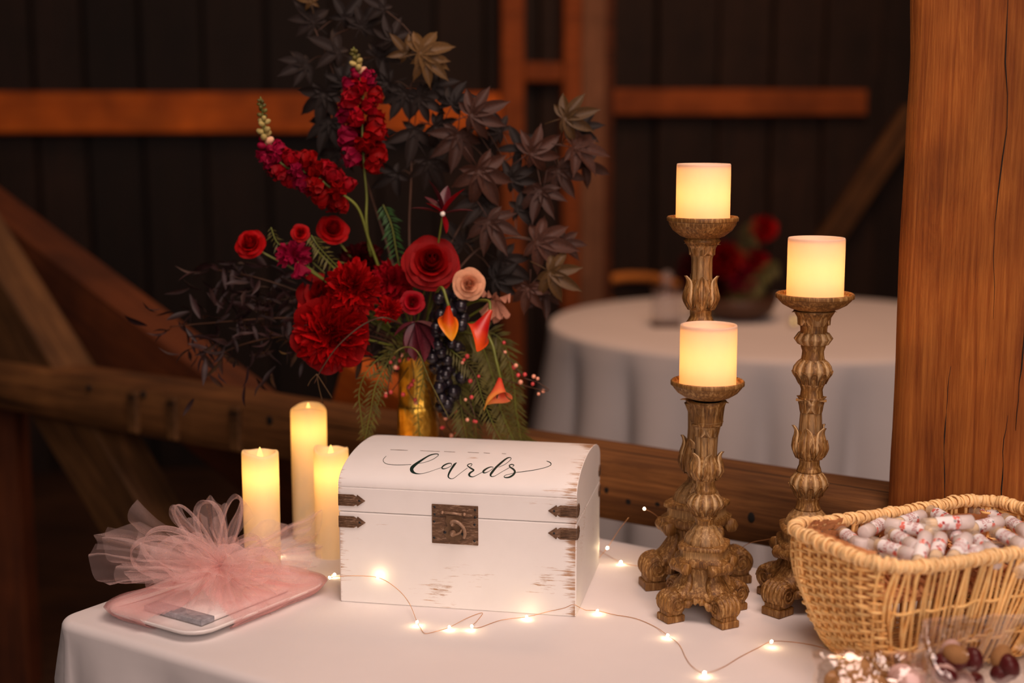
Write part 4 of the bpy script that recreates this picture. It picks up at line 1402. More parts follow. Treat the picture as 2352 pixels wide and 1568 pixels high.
fairy('fairy_lights', 'fairy light wire looping behind the candlesticks with one lit tip standing up', back2, [at(1480, 1168, 2.06)])
# leds lying hidden behind the candle, box and candlesticks that throw light on the cloth
hid = [Vector((-.262, 2.02, ZT + .004)), Vector((-.30, 1.985, ZT + .003)), Vector((-.33, 2.02, ZT + .003)), Vector((-.36, 2.12, ZT + .003)), Vector((-.27, 2.24, ZT + .003)), Vector((-.05, 2.25, ZT + .003)), Vector((.10, 2.19, ZT + .003)), Vector((.165, 2.08, ZT + .004)), Vector((.20, 2.06, ZT + .003))]
fairy('fairy_lights', 'fairy light wire winding behind the card box between the pillar candles', hid, [hid[0], hid[3], hid[5], hid[7]])

# ------------------------------------------------------------------ tulle-wrapped platter
M['porcelain'] = simple('white_porcelain', (.86, .82, .80, 1), .2, .03)
M['greyprint'] = simple('grey_striped_card', srgb((150, 150, 156)), .7, .3, 120)
def tulle_mat(name, col, a0, a1):
    t = NT(name)
    lw = t.n('ShaderNodeLayerWeight'); lw.inputs[0].default_value = .35
    vec = t.coords(scale=(1, 1, 1))
    nz = t.noise(vec, 2200, 0)
    d = t.n('ShaderNodeBsdfDiffuse'); d.inputs[0].default_value = col
    tl = t.n('ShaderNodeBsdfTranslucent'); tl.inputs[0].default_value = col
    m1 = t.n('ShaderNodeMixShader'); m1.inputs[0].default_value = .45
    t.l(d.outputs[0], m1.inputs[1]); t.l(tl.outputs[0], m1.inputs[2])
    tr = t.n('ShaderNodeBsdfTransparent')
    mx = t.n('ShaderNodeMixShader')
    fac = t.math('MULTIPLY_ADD', lw.outputs['Facing'], a1 - a0); fac.node.inputs[2].default_value = a0
    net = t.ramp(nz, [(.4, (.6, .6, .6)), (.6, (1.3, 1.3, 1.3))])
    fac = t.math('MULTIPLY', fac, 1.0, True); t.l(net, fac.node.inputs[1])
    t.l(fac, mx.inputs[0])
    t.l(tr.outputs[0], mx.inputs[1]); t.l(m1.outputs[0], mx.inputs[2])
    t.l(mx.outputs[0], t.out.inputs[0])
    return t.m
M['tulle'] = tulle_mat('pink_tulle', (1.0, .76, .73, 1), .09, .58)
M['tullewrap'] = tulle_mat('pink_tulle_wrap', (.96, .58, .56, 1), .15, .6)
PC = Vector((-.408, 1.90, ZT))
PANG = math.atan2(.83, .557)
pt_ = thing('platter', 'white rounded rectangular platter under pink tulle at the left of the table', 'platter', PC, (0, 0, PANG))
hx, hy = .133, .094
def plate_fn(u, v_):
    prof = [(.70, 0.0), (.76, .001), (.90, .007), (.985, .0125), (1.0, .015), (.985, .0165), (.93, .012), (.78, .0055), (.4, .005), (0.004, .005)]
    q = v_ * (len(prof) - 1); k = min(int(q), len(prof) - 2); f_ = q - k
    s_ = lerp(prof[k][0], prof[k + 1][0], f_); z = lerp(prof[k][1], prof[k + 1][1], f_)
    ins = (1 - s_)
    x_, y_ = rrect(u, max(hx - ins * hy * 1.0, .004), max(hy * s_, .004), max(min(.035 * s_ + .002, hy * s_ * .9), .0015)) if True else (0, 0)
    return (x_, y_, z)
ob('plate', me('plate', *grid_vf(plate_fn, 72, 27, True), M['porcelain']), pt_)
gift = thing('gift_card_pack', 'flat white pack with a grey striped band lying on the platter under the tulle', 'pack', PC + Vector((0, 0, .0062)), (0, 0, PANG))
ob('pack', me('pack', *cbox(-.085, .085, -.055, .055, 0, .007, .002), M['porcelain']), gift)
ob('grey_band', me('grey_band', *cbox(-.086, -.062, -.0555, .0555, .0005, .0076, .0008), M['greyprint'], False), gift)
# wrap
KN = at(508, 1300, 1.915)
tw = thing('tulle_bow', 'sheer pink tulle gathered in a big bow over the platter', 'tulle', (PC.x, PC.y, ZT))
kl = KN - Vector(tw.location)
RZ = Matrix.Rotation(PANG, 3, 'Z')
def wrap_fn(u, v_):
    x_, y_ = rrect(u, hx + .004, hy + .004, .034)
    b = RZ @ Vector((x_, y_, 0))
    rough = noise.noise(Vector((b.x * 40, b.y * 40, 2)))
    a = math.atan2(y_, x_)
    if v_ < .2:
        t_ = v_ / .2
        return b * (lerp(.80, 1.0, t_ ** .6) + .025 * rough * t_) + Vector((0, 0, .0008 + .018 * t_ ** 1.6))
    t_ = (v_ - .2) / .8
    pleat = math.sin(a * 17 + 2 * math.sin(3 * a)) * .0035 * math.sin(PI * t_) + .006 * rough * math.sin(PI * t_)
    top = Vector((kl.x, kl.y, kl.z - .004)) + Vector((math.cos(a + PANG), math.sin(a + PANG), 0)) * .006
    p = (b + Vector((0, 0, .018))).lerp(top, t_ ** .8)
    p.z = lerp(.0185, kl.z - .004, t_ ** 1.9) + pleat + .004 * math.sin(PI * t_)
    return p
def open_corner(vf):
    """the net is pulled aside at the front corner of the platter"""
    v, f = vf
    RI = RZ.inverted()
    keep = []
    for q in f:
        c = RI @ ((v[q[0]] + v[q[1]] + v[q[2]] + v[q[3]]) / 4)
        if c.x < -.052 + .3 * (c.y + .05) and c.y < -.008 - .2 * (c.x + .09): continue
        keep.append(q)
    return v, keep
ob('tulle_wrap', me('tulle_wrap', *open_corner(grid_vf(wrap_fn, 200, 26, True)), M['tullewrap']), tw)
def wrap2(u, v_):
    p = wrap_fn(u, v_)
    return Vector(p) * 1.0 + Vector((.002 * math.sin(u * 60), .002 * math.cos(u * 47), .0022 + .003 * math.sin(u * 90 + v_ * 5) * v_))
ob('tulle_wrap', me('tulle_wrap', *open_corner(grid_vf(wrap2, 200, 20, True)), M['tullewrap']), tw)
random.seed(31)
def panel(px, py, Y, w1, pleats, bend=0.0, droop=0.0, w0=.005):
    end = at(px, py, Y) - Vector(tw.location)
    d = end - kl; L = d.length
    side = d.cross(Vector((0, -1, .35))).normalized()
    nrm = side.cross(d).normalized()
    ph = random.uniform(0, 6); ph2 = random.uniform(0, 6)
    skew = random.uniform(-.45, .45); cut = random.uniform(-.35, .35)
    def fn(u, v_):
        s = u * 2 - 1
        w = lerp(w0, w1, v_ ** .9)
        env = v_ ** .9
        ln = v_ * (1 + cut * s * .5 * v_ - .10 * s * s * v_)
        p = kl + d * ln + side * (s * w + bend * L * v_ * v_ + skew * w * v_)
        fold = math.sin(pleats * s * 2.2 + ph + 1.3 * v_) * .55 + math.sin(pleats * s * 4.7 + ph2 - v_) * .25
        p += nrm * (fold * (w1 * .42 + .004) * env)
        p += side * (.35 * w * math.sin(pleats * s * 2.6 + ph2) * env * .5)
        p += Vector((0, 0, -droop * L * v_ * v_))
        q = p * 24 + Vector((ph, ph2, 0))
        p += (nrm * noise.noise(q) + side * noise.noise(q + Vector((9, 3, 5))) * .7) * .010 * env
        return p
    ob('tulle_tail', me('tulle_tail', *grid_vf(fn, 40, 16), M['tulle']), tw)
def loop(px, py, Y, wid, spread=.35):
    end = at(px, py, Y) - Vector(tw.location)
    d = end - kl; L = d.length; d.normalize()
    side = d.cross(Vector((0, -1, .35))).normalized(); nrm = side.cross(d).normalized()
    ph = random.uniform(0, 6)
    def fn(u, v_):
        a = v_ * 2 * PI
        s = u * 2 - 1
        p = kl + d * (L * .5 * (1 - math.cos(a))) + side * (L * spread * .5 * math.sin(a) * (1 - .3 * math.cos(a)))
        p += nrm * (s * wid * math.sin(v_ * PI) ** .6 + .003 * math.sin(7 * v_ + ph)) + side * (.25 * wid * math.sin(3 * s + ph))
        return p
    ob('tulle_loop', me('tulle_loop', *grid_vf(fn, 8, 34), M['tulle']), tw)
P = [(205, 1292, 1.87, .030, 2, 0, 0), (238, 1252, 1.92, .030, 2, .05, 0), (246, 1206, 1.98, .026, 1.5, -.08, .0), (300, 1230, 1.95, .034, 2.4, .1, 0), (262, 1345, 1.83, .016, 1.5, .1, .02), (330, 1270, 1.86, .034, 2.6, -.1, .03),
     (340, 1330, 1.82, .034, 2.6, .1, .05), (300, 1300, 1.84, .03, 2, .1, .02), (390, 1168, 1.93, .010, 1.2, .04, 0), (408, 1165, 1.95, .009, 1.2, -.05, 0), (440, 1188, 1.97, .013, 1.4, .05, 0), (478, 1146, 1.99, .018, 1.4, .04, 0), (500, 1176, 2.0, .014, 1.4, -.06, 0),
     (545, 1150, 1.99, .012, 1.2, .12, 0), (372, 1238, 1.9, .03, 2.4, -.1, 0), (420, 1262, 1.86, .03, 2.6, .1, .04), (610, 1232, 1.97, .03, 2.2, .1, 0), (655, 1208, 2.0, .020, 1.6, -.05, 0), (715, 1190, 2.02, .016, 1.5, .04, 0), (742, 1200, 2.0, .020, 1.6, .02, 0),
     (738, 1248, 1.98, .022, 1.8, 0, .02), (715, 1296, 1.95, .026, 2.2, .04, .03), (690, 1330, 1.93, .028, 2.4, -.05, .05), (640, 1350, 1.88, .03, 2.6, .06, .06), (660, 1275, 1.92, .034, 2.6, .05, .03), (590, 1300, 1.87, .034, 2.6, .1, .06), (570, 1345, 1.84, .034, 2.6, -.1, .08), (480, 1360, 1.82, .034, 2.6, .1, .1), (420, 1345, 1.82, .034, 2.6, -.1, .08), (380, 1305, 1.83, .034, 2.6, .08, .05), (540, 1245, 1.9, .03, 2.2, -.1, 0), (500, 1240, 1.93, .028, 2.2, .1, 0), (450, 1310, 1.84, .03, 2.6, .1, .06), (520, 1320, 1.84, .03, 2.6, -.1, .06)]
for (px, py, Y, w1, pl_, be, dr) in P: panel(px, py, Y, w1, pl_, be, dr)
for a in ((545, 1138, 1.98, .010, .22), (402, 1160, 1.95, .008, .2), (470, 1150, 1.96, .012, .35), (330, 1238, 1.9, .016, .45), (300, 1268, 1.88, .016, .4), (372, 1272, 1.85, .018, .5), (600, 1245, 1.94, .018, .5), (640, 1300, 1.9, .02, .5), (560, 1290, 1.86, .02, .6), (430, 1240, 1.9, .016, .5), (480, 1280, 1.86, .016, .7), (545, 1265, 1.88, .016, .6)): loop(*a)
ob('tulle_knot', me('tulle_knot', *tube_vf([kl + Vector((.011 * math.cos(a), .011 * math.sin(a), .003 * math.sin(3 * a))) for a in [2 * PI * k / 20 for k in range(20)]], [.005 + .0012 * math.sin(k * 2.1) for k in range(20)], 8, closed=True), M['tullewrap']), tw)

# ------------------------------------------------------------------ cellophane favour bags
def film(name):
    t = NT(name)
    g = t.n('ShaderNodeBsdfGlossy'); g.inputs['Roughness'].default_value = .08
    g.inputs[0].default_value = (1, .95, .9, 1)
    tr = t.n('ShaderNodeBsdfTransparent'); tr.inputs[0].default_value = (.96, .93, .90, 1)
    fr = t.n('ShaderNodeLayerWeight'); fr.inputs[0].default_value = .25
    fac = t.math('MULTIPLY_ADD', fr.outputs['Facing'], .55); fac.node.inputs[2].default_value = .16
    nz = t.noise(t.coords(), 26, 3, .6, .8)
    b = t.n('ShaderNodeBump'); b.inputs['Strength'].default_value = .9; b.inputs['Distance'].default_value = .006
    t.l(nz, b.inputs['Height']); t.l(b.outputs[0], g.inputs['Normal']); t.l(b.outputs[0], fr.inputs['Normal'])
    mx = t.n('ShaderNodeMixShader'); t.l(fac, mx.inputs[0])
    t.l(tr.outputs[0], mx.inputs[1]); t.l(g.outputs[0], mx.inputs[2]); t.l(mx.outputs[0], t.out.inputs[0])
    return t.m
M['film'] = film('clear_cellophane')
M['cookie'] = simple('beige_biscuit', srgb((196, 148, 96)), .7, .2, 120, bump=.4)
M['berrychoc'] = simple('dark_berry_sweet', srgb((98, 30, 34)), .35, .3, 60)
M['pinksweet'] = simple('pale_pink_sweet', srgb((232, 196, 190)), .5, .1)
def cello_bag(label, c, w, d_, h, rz, tilt, mats, seed):
    t = thing('cellophane_bag', label, 'bag', c, (tilt[0], tilt[1], rz), 'clear cellophane favour bags')
    def fn(u, v_):
        a = 2 * PI * u
        pinch = 1 - .86 * max(0, (v_ - .45) / .55) ** .8
        pw = 4
        r = 1 / (abs(math.cos(a)) ** pw + abs(math.sin(a)) ** pw) ** (1 / pw)
        x_ = w * r * math.cos(a) * (1 + .10 * v_); y_ = d_ * r * math.sin(a) * pinch
        q = Vector((x_, y_, h * v_))
        n1 = noise.noise(q * 34 + Vector((seed, 0, 0))); n2 = noise.noise(q * 80 + Vector((0, seed, 0)))
        return q + Vector((n1 * .006, n1 * .010 + n2 * .005, n2 * .004)) * min(1, .2 + v_)
    v, f = grid_vf(fn, 56, 26, True)
    f.append(tuple(reversed(range(56))))
    ob('film', me('film', v, f, M['film']), t)
    rnd = random.Random(seed)
    for k in range(14):
        m_ = mats[k % len(mats)]
        s = rnd.uniform(.012, .019)
        ob('sweet', me('sweet', *sphere_vf(1, 12, 8), M[m_]), t, (rnd.uniform(-w * .68, w * .68), rnd.uniform(-d_ * .4, d_ * .4), rnd.uniform(.016, h * .62)), (rnd.uniform(0, 3), rnd.uniform(0, 3), 0), (s, s * .9, s * .7))
    return t
cello_bag('clear cellophane bag of beige biscuits in front of the basket corner', (.412, 1.550, ZT), .062, .028, .066, -.10, (0, 0), ['cookie', 'cookie', 'pinksweet'], 3)
cello_bag('clear cellophane bag of dark red sweets at the lower right corner', (.528, 1.560, ZT), .074, .036, .104, .42, (0, .10), ['berrychoc', 'berrychoc', 'pinksweet', 'cookie'], 9)

# ------------------------------------------------------------------ bouquet
VX, VY = -.152, 2.25
vt = at(957, 815, VY)
VTOP = vt.z
def gold():
    t = NT('crinkled_gold')
    nz = t.noise(t.coords(scale=(1, 1, .45)), 60, 4, .6, .6)
    t.base(t.ramp(nz, [(.3, srgb((196, 136, 30))), (.7, srgb((255, 214, 96)))]))
    t.set(Roughness=.36, Metallic=1.0)
    t.bump(nz, .8, .004)
    return t.m
M['gold'] = gold()
vase = thing('flower_vase', 'tall crinkled gold vase behind the card box', 'vase', (VX, VY, ZT))
VH = VTOP - ZT
vp = [(.030, 0), (.034, .003), (.034, VH * .35), (.033, VH * .6), (.0325, VH * .72), (.0305, VH * .73), (.031, VH - .004), (.0325, VH), (.030, VH), (.029, VH - .01), (.029, .01), (.0005, .008)]
ob('vase_body', me('vase_body', *lathe_vf(fine(vp, 4), 56, lambda a, z, r: r * (1 + .018 * noise.noise(Vector((math.cos(a) * 2.5, math.sin(a) * 2.5, z * 22))))), M['gold']), vase)
MOUTH = Vector((VX, VY, VTOP - .004))

def petal_col(name, dark, light, rough=.6, trans=.15, rand=.18, nscale=30):
    return simple(name, tuple((a + b_) / 2 for a, b_ in zip(srgb(dark)[:3], srgb(light)[:3])) + (1,), rough, .35, nscale, rand=rand, trans=trans, spec=.12)
M['red'] = petal_col('red_petal', (136, 2, 6), (184, 6, 9))
M['rosered'] = petal_col('rose_red_petal', (108, 2, 4), (154, 5, 6))
M['darkred'] = petal_col('dark_red_petal', (44, 2, 6), (72, 4, 9))
M['magenta'] = petal_col('magenta_petal', (110, 4, 34), (158, 14, 58))
M['crimson'] = petal_col('crimson_petal', (116, 2, 16), (164, 5, 24))
M['peach'] = petal_col('peach_petal', (240, 158, 118), (250, 186, 150), trans=.25, rand=.08)
M['budpink'] = petal_col('bud_petal', (226, 168, 130), (240, 190, 160), rand=.2)
M['budgreen'] = petal_col('green_bud', (176, 160, 92), (206, 186, 120), rand=.2)
M['stem'] = simple('green_stem', srgb((104, 112, 40)), .5, .25, 40)
M['stemdark'] = simple('brown_stem', srgb((72, 44, 26)), .6, .25, 40)
M['olive'] = simple('olive_leaf', srgb((98, 92, 36)), .55, .3, 40, rand=.3, trans=.15)
M['green'] = simple('green_leaf', srgb((46, 84, 36)), .5, .3, 40, rand=.3, trans=.15)
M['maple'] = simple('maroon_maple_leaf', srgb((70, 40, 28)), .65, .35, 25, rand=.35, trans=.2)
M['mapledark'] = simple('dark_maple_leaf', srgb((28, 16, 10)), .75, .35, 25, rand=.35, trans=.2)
M['mapleolive'] = simple('olive_maple_leaf', srgb((92, 66, 32)), .6, .3, 25, rand=.25, trans=.2)
M['smoke'] = simple('smokebush_leaf', srgb((40, 18, 18)), .6, .4, 25, rand=.4)
M['burgleaf'] = simple('burgundy_leaf', srgb((84, 26, 36)), .45, .4, 25, rand=.3)
M['grape'] = simple('black_grape', (.012, .009, .014, 1), .28, .4, 60, spec=.6)
M['pepper'] = simple('pink_pepperberry', srgb((206, 70, 70)), .4, .25, 60, rand=.25)
M['paleberry'] = simple('pale_berry', srgb((232, 160, 130)), .4, .2, 60)
M['pollen'] = simple('white_stigma', (.85, .8, .7, 1), .5)

def stem_to(t, base, mat='stem', r=.0017, mouth=None, bend=.25):
    """stem from the flower's base (world) down into the vase"""
    m = mouth or (MOUTH + Vector((random.uniform(-.015, .015), random.uniform(-.012, .012), 0)))
    foot = m + Vector((random.uniform(-.006, .006), random.uniform(-.006, .006), -.10))
    b = Vector(base)
    mid = b.lerp(m, .55) + Vector((0, 0, bend * (b - m).length * .15))
    inv = t.matrix_world.inverted() if False else Matrix.Translation(-Vector(t.location))
    pts = [inv @ q for q in crom([b, mid, m, foot], 7)]
    return ob('stem', me('stem', *tube_vf(pts, r, 6), M[mat]), t)
def flower(name, label, pos, group=None):
    return thing(name, label, 'flower', pos, (0, 0, 0), group)

_pm = {}
def rose_petal(key, half, mat, flare, ruff, seed):
    k = (key, round(half, 2), mat, seed)
    if k in _pm: return _pm[k]
    def fn(u, v_):
        s = u * 2 - 1
        ed = 1 - .16 * abs(s) ** 3
        tt = v_ * ed
        a = s * half
        r = .22 + .78 * tt ** .75
        z = tt * (1.0 - .10 * s * s)
        if v_ > .72:
            q = (v_ - .72) / .28
            r += flare * q * q; z -= flare * .55 * q * q
        r += ruff * math.sin(5 * s + seed * 2.1) * v_ ** 2
        z += (.05 * math.sin(4 * s + seed * 3) + .07 * (1 - abs(s)) ** 3) * v_ ** 3
        r += .03 * seed * s * v_
        return (r * math.cos(a), r * math.sin(a), z)
    _pm[k] = me('petal', *grid_vf(fn, 10, 8), M[mat])
    return _pm[k]
def rose(label, px, py, Y, R, mat, tilt=(0, 0, .1), layers=7, open_=1.0, group='red roses in the bouquet', name='rose', ruff=.03, cnt=None):
    pos = at(px, py, Y)
    t = flower(name, label, pos, group)
    q = face_cam(pos, tilt)
    base = pos - (q @ Vector((0, 0, 1))) * R * .7
    cnt = cnt or [2, 3, 4, 5, 5, 6, 6]
    for i in range(layers):
        f_ = (i + .6) / layers
        np_ = cnt[min(i, len(cnt) - 1)]
        rad = R * (.13 + .87 * f_ ** 1.0 * open_)
        hgt = R * (1.22 - .62 * f_)
        for k in range(np_):
            a = 2 * PI * (k / np_) + i * 1.9 + random.uniform(-.12, .12)
            m = rose_petal('r%d_%d' % (i, layers), PI / np_ * 1.30 + .10, mat, lerp(-.42, .34, min(1, f_ * 1.25)), ruff, k % 2)
            qq = q @ Quaternion((0, 0, 1), a) @ Quaternion((0, 1, 0), (f_ - .4) * .35 * open_)
            ob('petal', m, t, base - pos, qq, (rad, rad, hgt * random.uniform(.95, 1.05)))
    stem_to(t, base)
    return t
_rf = {}
def ruffle_petal(mat, seed, aspect=1.0):
    k = (mat, seed, aspect)
    if k in _rf: return _rf[k]
    rnd = random.Random(seed * 7 + 1)
    ph = [rnd.uniform(0, 6) for _ in range(4)]
    def fn(u, v_):
        s = u * 2 - 1
        w = (.16 + .62 * v_ ** .8) * aspect
        e = 1 + .10 * math.sin(9 * s + ph[0]) * v_ ** 3 - .18 * s * s * v_
        y_ = .24 * v_ ** 2 * math.sin(6.5 * s + ph[1]) + .15 * v_ ** 2 * math.sin(11 * s + ph[2]) - .25 * v_ * v_ * (1 - s * s) + .12 * s * s
        return (s * w, y_, v_ * e)
    _rf[k] = me('petal', *grid_vf(fn, 14, 6), M[mat])
    return _rf[k]
def ruffled(label, px, py, Y, R, mat, n_, name='peony', tilt=(0, 0, 0), outer=None, group='ruffled red blooms', spread=1.25, aspect=.8, stem=True):
    pos = at(px, py, Y)
    t = flower(name, label, pos, group)
    q = face_cam(pos, tilt)
    base = pos - (q @ Vector((0, 0, 1))) * R * .55
    for k in range(n_):
        f_ = (k + .5) / n_
        th = spread * f_ ** .62
        a = k * 2.399963
        d = Vector((math.sin(th) * math.cos(a), math.sin(th) * math.sin(a), math.cos(th)))
        L = R * (1.02 + .18 * f_) * random.uniform(.74, 1.12)
        zq = d.to_track_quat('Z', 'Y')
        qq = q @ Quaternion((0, 0, 1), 0) @ zq @ Quaternion((0, 0, 1), random.uniform(-.5, .5) + a * 0)
        ob('petal', ruffle_petal(mat, k % 4, aspect), t, base - pos, qq, (L * .62, L * .75, L))
    if outer:
        for k in range(6):
            a = 2 * PI * k / 6 + .3
            m = rose_petal('o', .62, outer, .12, .03, k % 2)
            qq = q @ Quaternion((0, 0, 1), a) @ Quaternion((0, 1, 0), .15)
            ob('guard_petal', m, t, base - pos - (q @ Vector((0, 0, R * .10))), qq, (R * 1.02, R * 1.02, R * .78))
    if stem: stem_to(t, base)
    return t
random.seed(77)
rose('large open deep red rose in the centre of the bouquet', 991, 598, 2.16, .0335, 'rosered', (.06, 0, .38), 8, 1.0, cnt=[2, 3, 3, 4, 4, 5, 5, 6])
rose('pale peach spray rose just below the large red rose', 1078, 652, 2.14, .0222, 'peach', (.1, 0, .05), 5, .85, None, ruff=.015)
rose('round red ranunculus at the far left end of the bouquet', 572, 556, 2.20, .0245, 'red', (-.35, 0, .5), 6, .72, 'red ranunculus blooms', 'ranunculus')
rose('round red ranunculus right of the smaller buds, under the left snapdragon', 766, 522, 2.22, .0250, 'red', (.2, 0, .65), 6, .75, 'red ranunculus blooms', 'ranunculus')
rose('small red spray bud between the two red ranunculus', 690, 534, 2.18, .0125, 'red', (0, 0, .2), 4, .9, 'small red spray buds', 'spray_rose')
ruffled('magenta sweet pea bloom under the small red bud', 672, 583, 2.17, .022, 'magenta', 14, 'sweet_pea', (0, 0, .2), None, None, 1.4, .95)
ruffled('dark red scabious seen from behind above the carnation', 826, 588, 2.24, .031, 'darkred', 34, 'scabious', (0, 0, .9), None, None, 1.35, .5)
ruffled('frilly red carnation in the middle left of the bouquet', 812, 662, 2.13, .0355, 'red', 58, 'carnation', (0, 0, -.05), None, 'ruffled red blooms', 1.45, .75)
ruffled('largest ruffled red peony at the lower left of the bouquet', 757, 768, 2.13, .0495, 'red', 74, 'peony', (-.15, 0, -.12), 'rosered', 'ruffled red blooms', 1.35, .7)
rose('smooth dark red bloom peeking over the large peony', 735, 668, 2.19, .029, 'rosered', (-.1, 0, .5), 4, 1.0, None, 'ranunculus')
ruffled('garnet red bloom tucked between carnation and large rose', 902, 648, 2.19, .030, 'crimson', 30, 'garden_rose', (0, 0, .1), None, 'ruffled red blooms', 1.4, .8)
ruffled('small frilly red carnation under the garnet bloom', 895, 712, 2.13, .0185, 'red', 30, 'carnation', (0, 0, 0), None, 'ruffled red blooms', 1.4, .8)
rose('small crimson bud right of the small carnation', 948, 692, 2.14, .0165, 'crimson', (.1, 0, .3), 4, .9, 'small red spray buds', 'spray_rose')
# hanging petal below the sweet pea
p_ = at(684, 626, 2.165)
t = flower('sweet_pea', 'single magenta sweet pea bloom hanging below the others at left', p_)
for k in range(4):
    ob('petal', ruffle_petal('magenta', k, .8), t, Vector((0, 0, .016)), (PI * .95 + .12 * k, .25 * (k - 1.5), k * .9), .024)
stem_to(t, p_ + Vector((0, 0, .016)))

# snapdragons
def floret_mesh(mat):
    mb = MB()
    for k in range(5):
        a = 2 * PI * k / 5
        def fn(u, v_, k=k):
            s = u * 2 - 1
            w = .12 + .42 * v_ ** .7
            return (s * w, -.55 * v_ ** 2.2 + .12 * math.sin(7 * s + k) * v_ ** 2, v_ * .8 + .30 - .12 * s * s * v_ + (.0 if v_ < .6 else -.28 * (v_ - .6)))
        v, f = grid_vf(fn, 8, 6)
        mb.add((v, f), Matrix.Rotation(a, 4, 'Z') @ Matrix.Rotation(-.55, 4, 'X'))
    return mb.mesh('floret', M[mat])
FL = {m: floret_mesh(m) for m in ('magenta', 'crimson', 'rosered')}
bud_m = {m: me('bud', *sphere_vf(1, 10, 7, 1.35), M[m]) for m in ('budpink', 'budgreen', 'magenta', 'stem', 'olive')}
def snapdragon(label, pts, blooms0, sizes, mats, tipscale=1.0):
    P_ = [at(x_, y_, Y) for x_, y_, Y in pts]
    t = flower('snapdragon', label, P_[-1], 'snapdragon spikes')
    o0 = P_[-1]
    S = crom(P_, 14)
    N = len(S)
    ob('stem', me('stem', *tube_vf([p - o0 for p in S] , [lerp(.0012, .0028, i / N) for i in range(N)], 6), M['stem']), t)
    k = 0; i = 2.0
    while i < N - 1:
        f_ = i / N
        p = S[int(i)]; d = (S[min(int(i) + 1, N - 1)] - S[max(int(i) - 1, 0)]).normalized()
        a = k * 2.39996
        o1 = d.orthogonal().normalized(); o2 = d.cross(o1)
        out = (o1 * math.cos(a) + o2 * math.sin(a))
        if f_ < blooms0:
            g = f_ / blooms0
            s = lerp(.0022, .0062, g) * tipscale
            m = 'olive' if g < .4 else ('budgreen' if g < .78 else ('magenta' if k % 2 else 'budpink'))
            dirn = (out - d * .5).normalized()
            ob('bud', bud_m[m], t, p + out * s * 1.3 - o0, dirn.to_track_quat('Z', 'Y'), s)
            i += lerp(.9, 1.5, g)
        elif f_ < sizes[2]:
            g = (f_ - blooms0) / (sizes[2] - blooms0)
            s = lerp(sizes[0], sizes[1], min(1, g * 2.2)) * random.uniform(.9, 1.1)
            m = mats[0] if (g < .18 or random.random() < .18) else random.choice(mats[1:])
            dirn = (out - d * .15).normalized()
            ob('floret', FL[m], t, p - o0, dirn.to_track_quat('Z', 'Y') @ Quaternion((0, 0, 1), random.uniform(0, 6)), s)
            i += 1.75
        else:
            break
        k += 1
    return t
random.seed(5)
snapdragon('tall upright snapdragon spike with red and magenta florets and a green tip', [(812, 108, 2.24), (822, 160, 2.24), (834, 220, 2.24), (832, 300, 2.23), (836, 380, 2.23), (842, 450, 2.23), (842, 520, 2.23), (860, 620, 2.24), (930, 790, 2.25), (955, 860, 2.25)], .145, (.022, .033, .46), ('magenta', 'crimson', 'rosered', 'rosered'))
snapdragon('curved snapdragon spike bending up at its tip on the left', [(598, 222, 2.20), (606, 280, 2.20), (614, 340, 2.20), (660, 385, 2.20), (715, 400, 2.20), (765, 435, 2.20), (820, 475, 2.21), (850, 560, 2.22), (900, 700, 2.24), (950, 860, 2.25)], .235, (.020, .029, .62), ('magenta', 'crimson', 'crimson', 'rosered'))

# protea-like maroon bloom
p_ = at(1017, 492, 2.17)
t = flower('leucadendron', 'maroon star-shaped bloom with pointed petals and pale centre above the large rose', p_)
def spear(mat, fold=.25):
    def fn(u, v_):
        s = u * 2 - 1
        w = .20 * math.sin(PI * min(1, v_ * .92 + .08)) ** .8
        return (s * w, fold * w * abs(s) * 1.2 - .15 * v_ ** 2, v_)
    return me('petal', *grid_vf(fn, 6, 8), M[mat])
spm = spear('burgleaf'); spm2 = spear('crimson')
for (dx, dz, dy, L, m) in ((-.25, 1, -.1, .058, spm), (.55, .85, -.25, .055, spm2), (-1, .35, -.1, .050, spm), (.95, .25, 0, .048, spm), (.1, .9, .4, .05, spm), (-.5, .6, .4, .045, spm), (.25, -.8, -.2, .03, spm2), (-.7, .7, -.5, .036, spm2)):
    d = Vector((dx, dy, dz)).normalized()
    ob('petal', m, t, (0, 0, 0), d.to_track_quat('Z', 'Y'), L)
ob('centre', me('centre', *sphere_vf(.0042, 10, 8), M['pollen']), t, (0, -.004, .001))
stem_to(t, p_)

# burgundy drooping leaves above the vase
p_ = at(955, 740, 2.14)
t = thing('burgundy_foliage', 'drooping burgundy pointed leaves hanging over the mouth of the gold vase', 'foliage', p_)
lf = spear('burgleaf', .5)
for (dx, dz, L) in ((.35, -1, .062), (-.1, -1, .058), (-.4, -.9, .050), (.95, -.25, .046), (.7, -.75, .05), (-.8, -.35, .04)):
    d = Vector((dx, -.25, dz)).normalized()
    ob('leaf', lf, t, (0, 0, 0), d.to_track_quat('Z', 'Y'), (L * 1.25, L, L))
stem_to(t, p_)

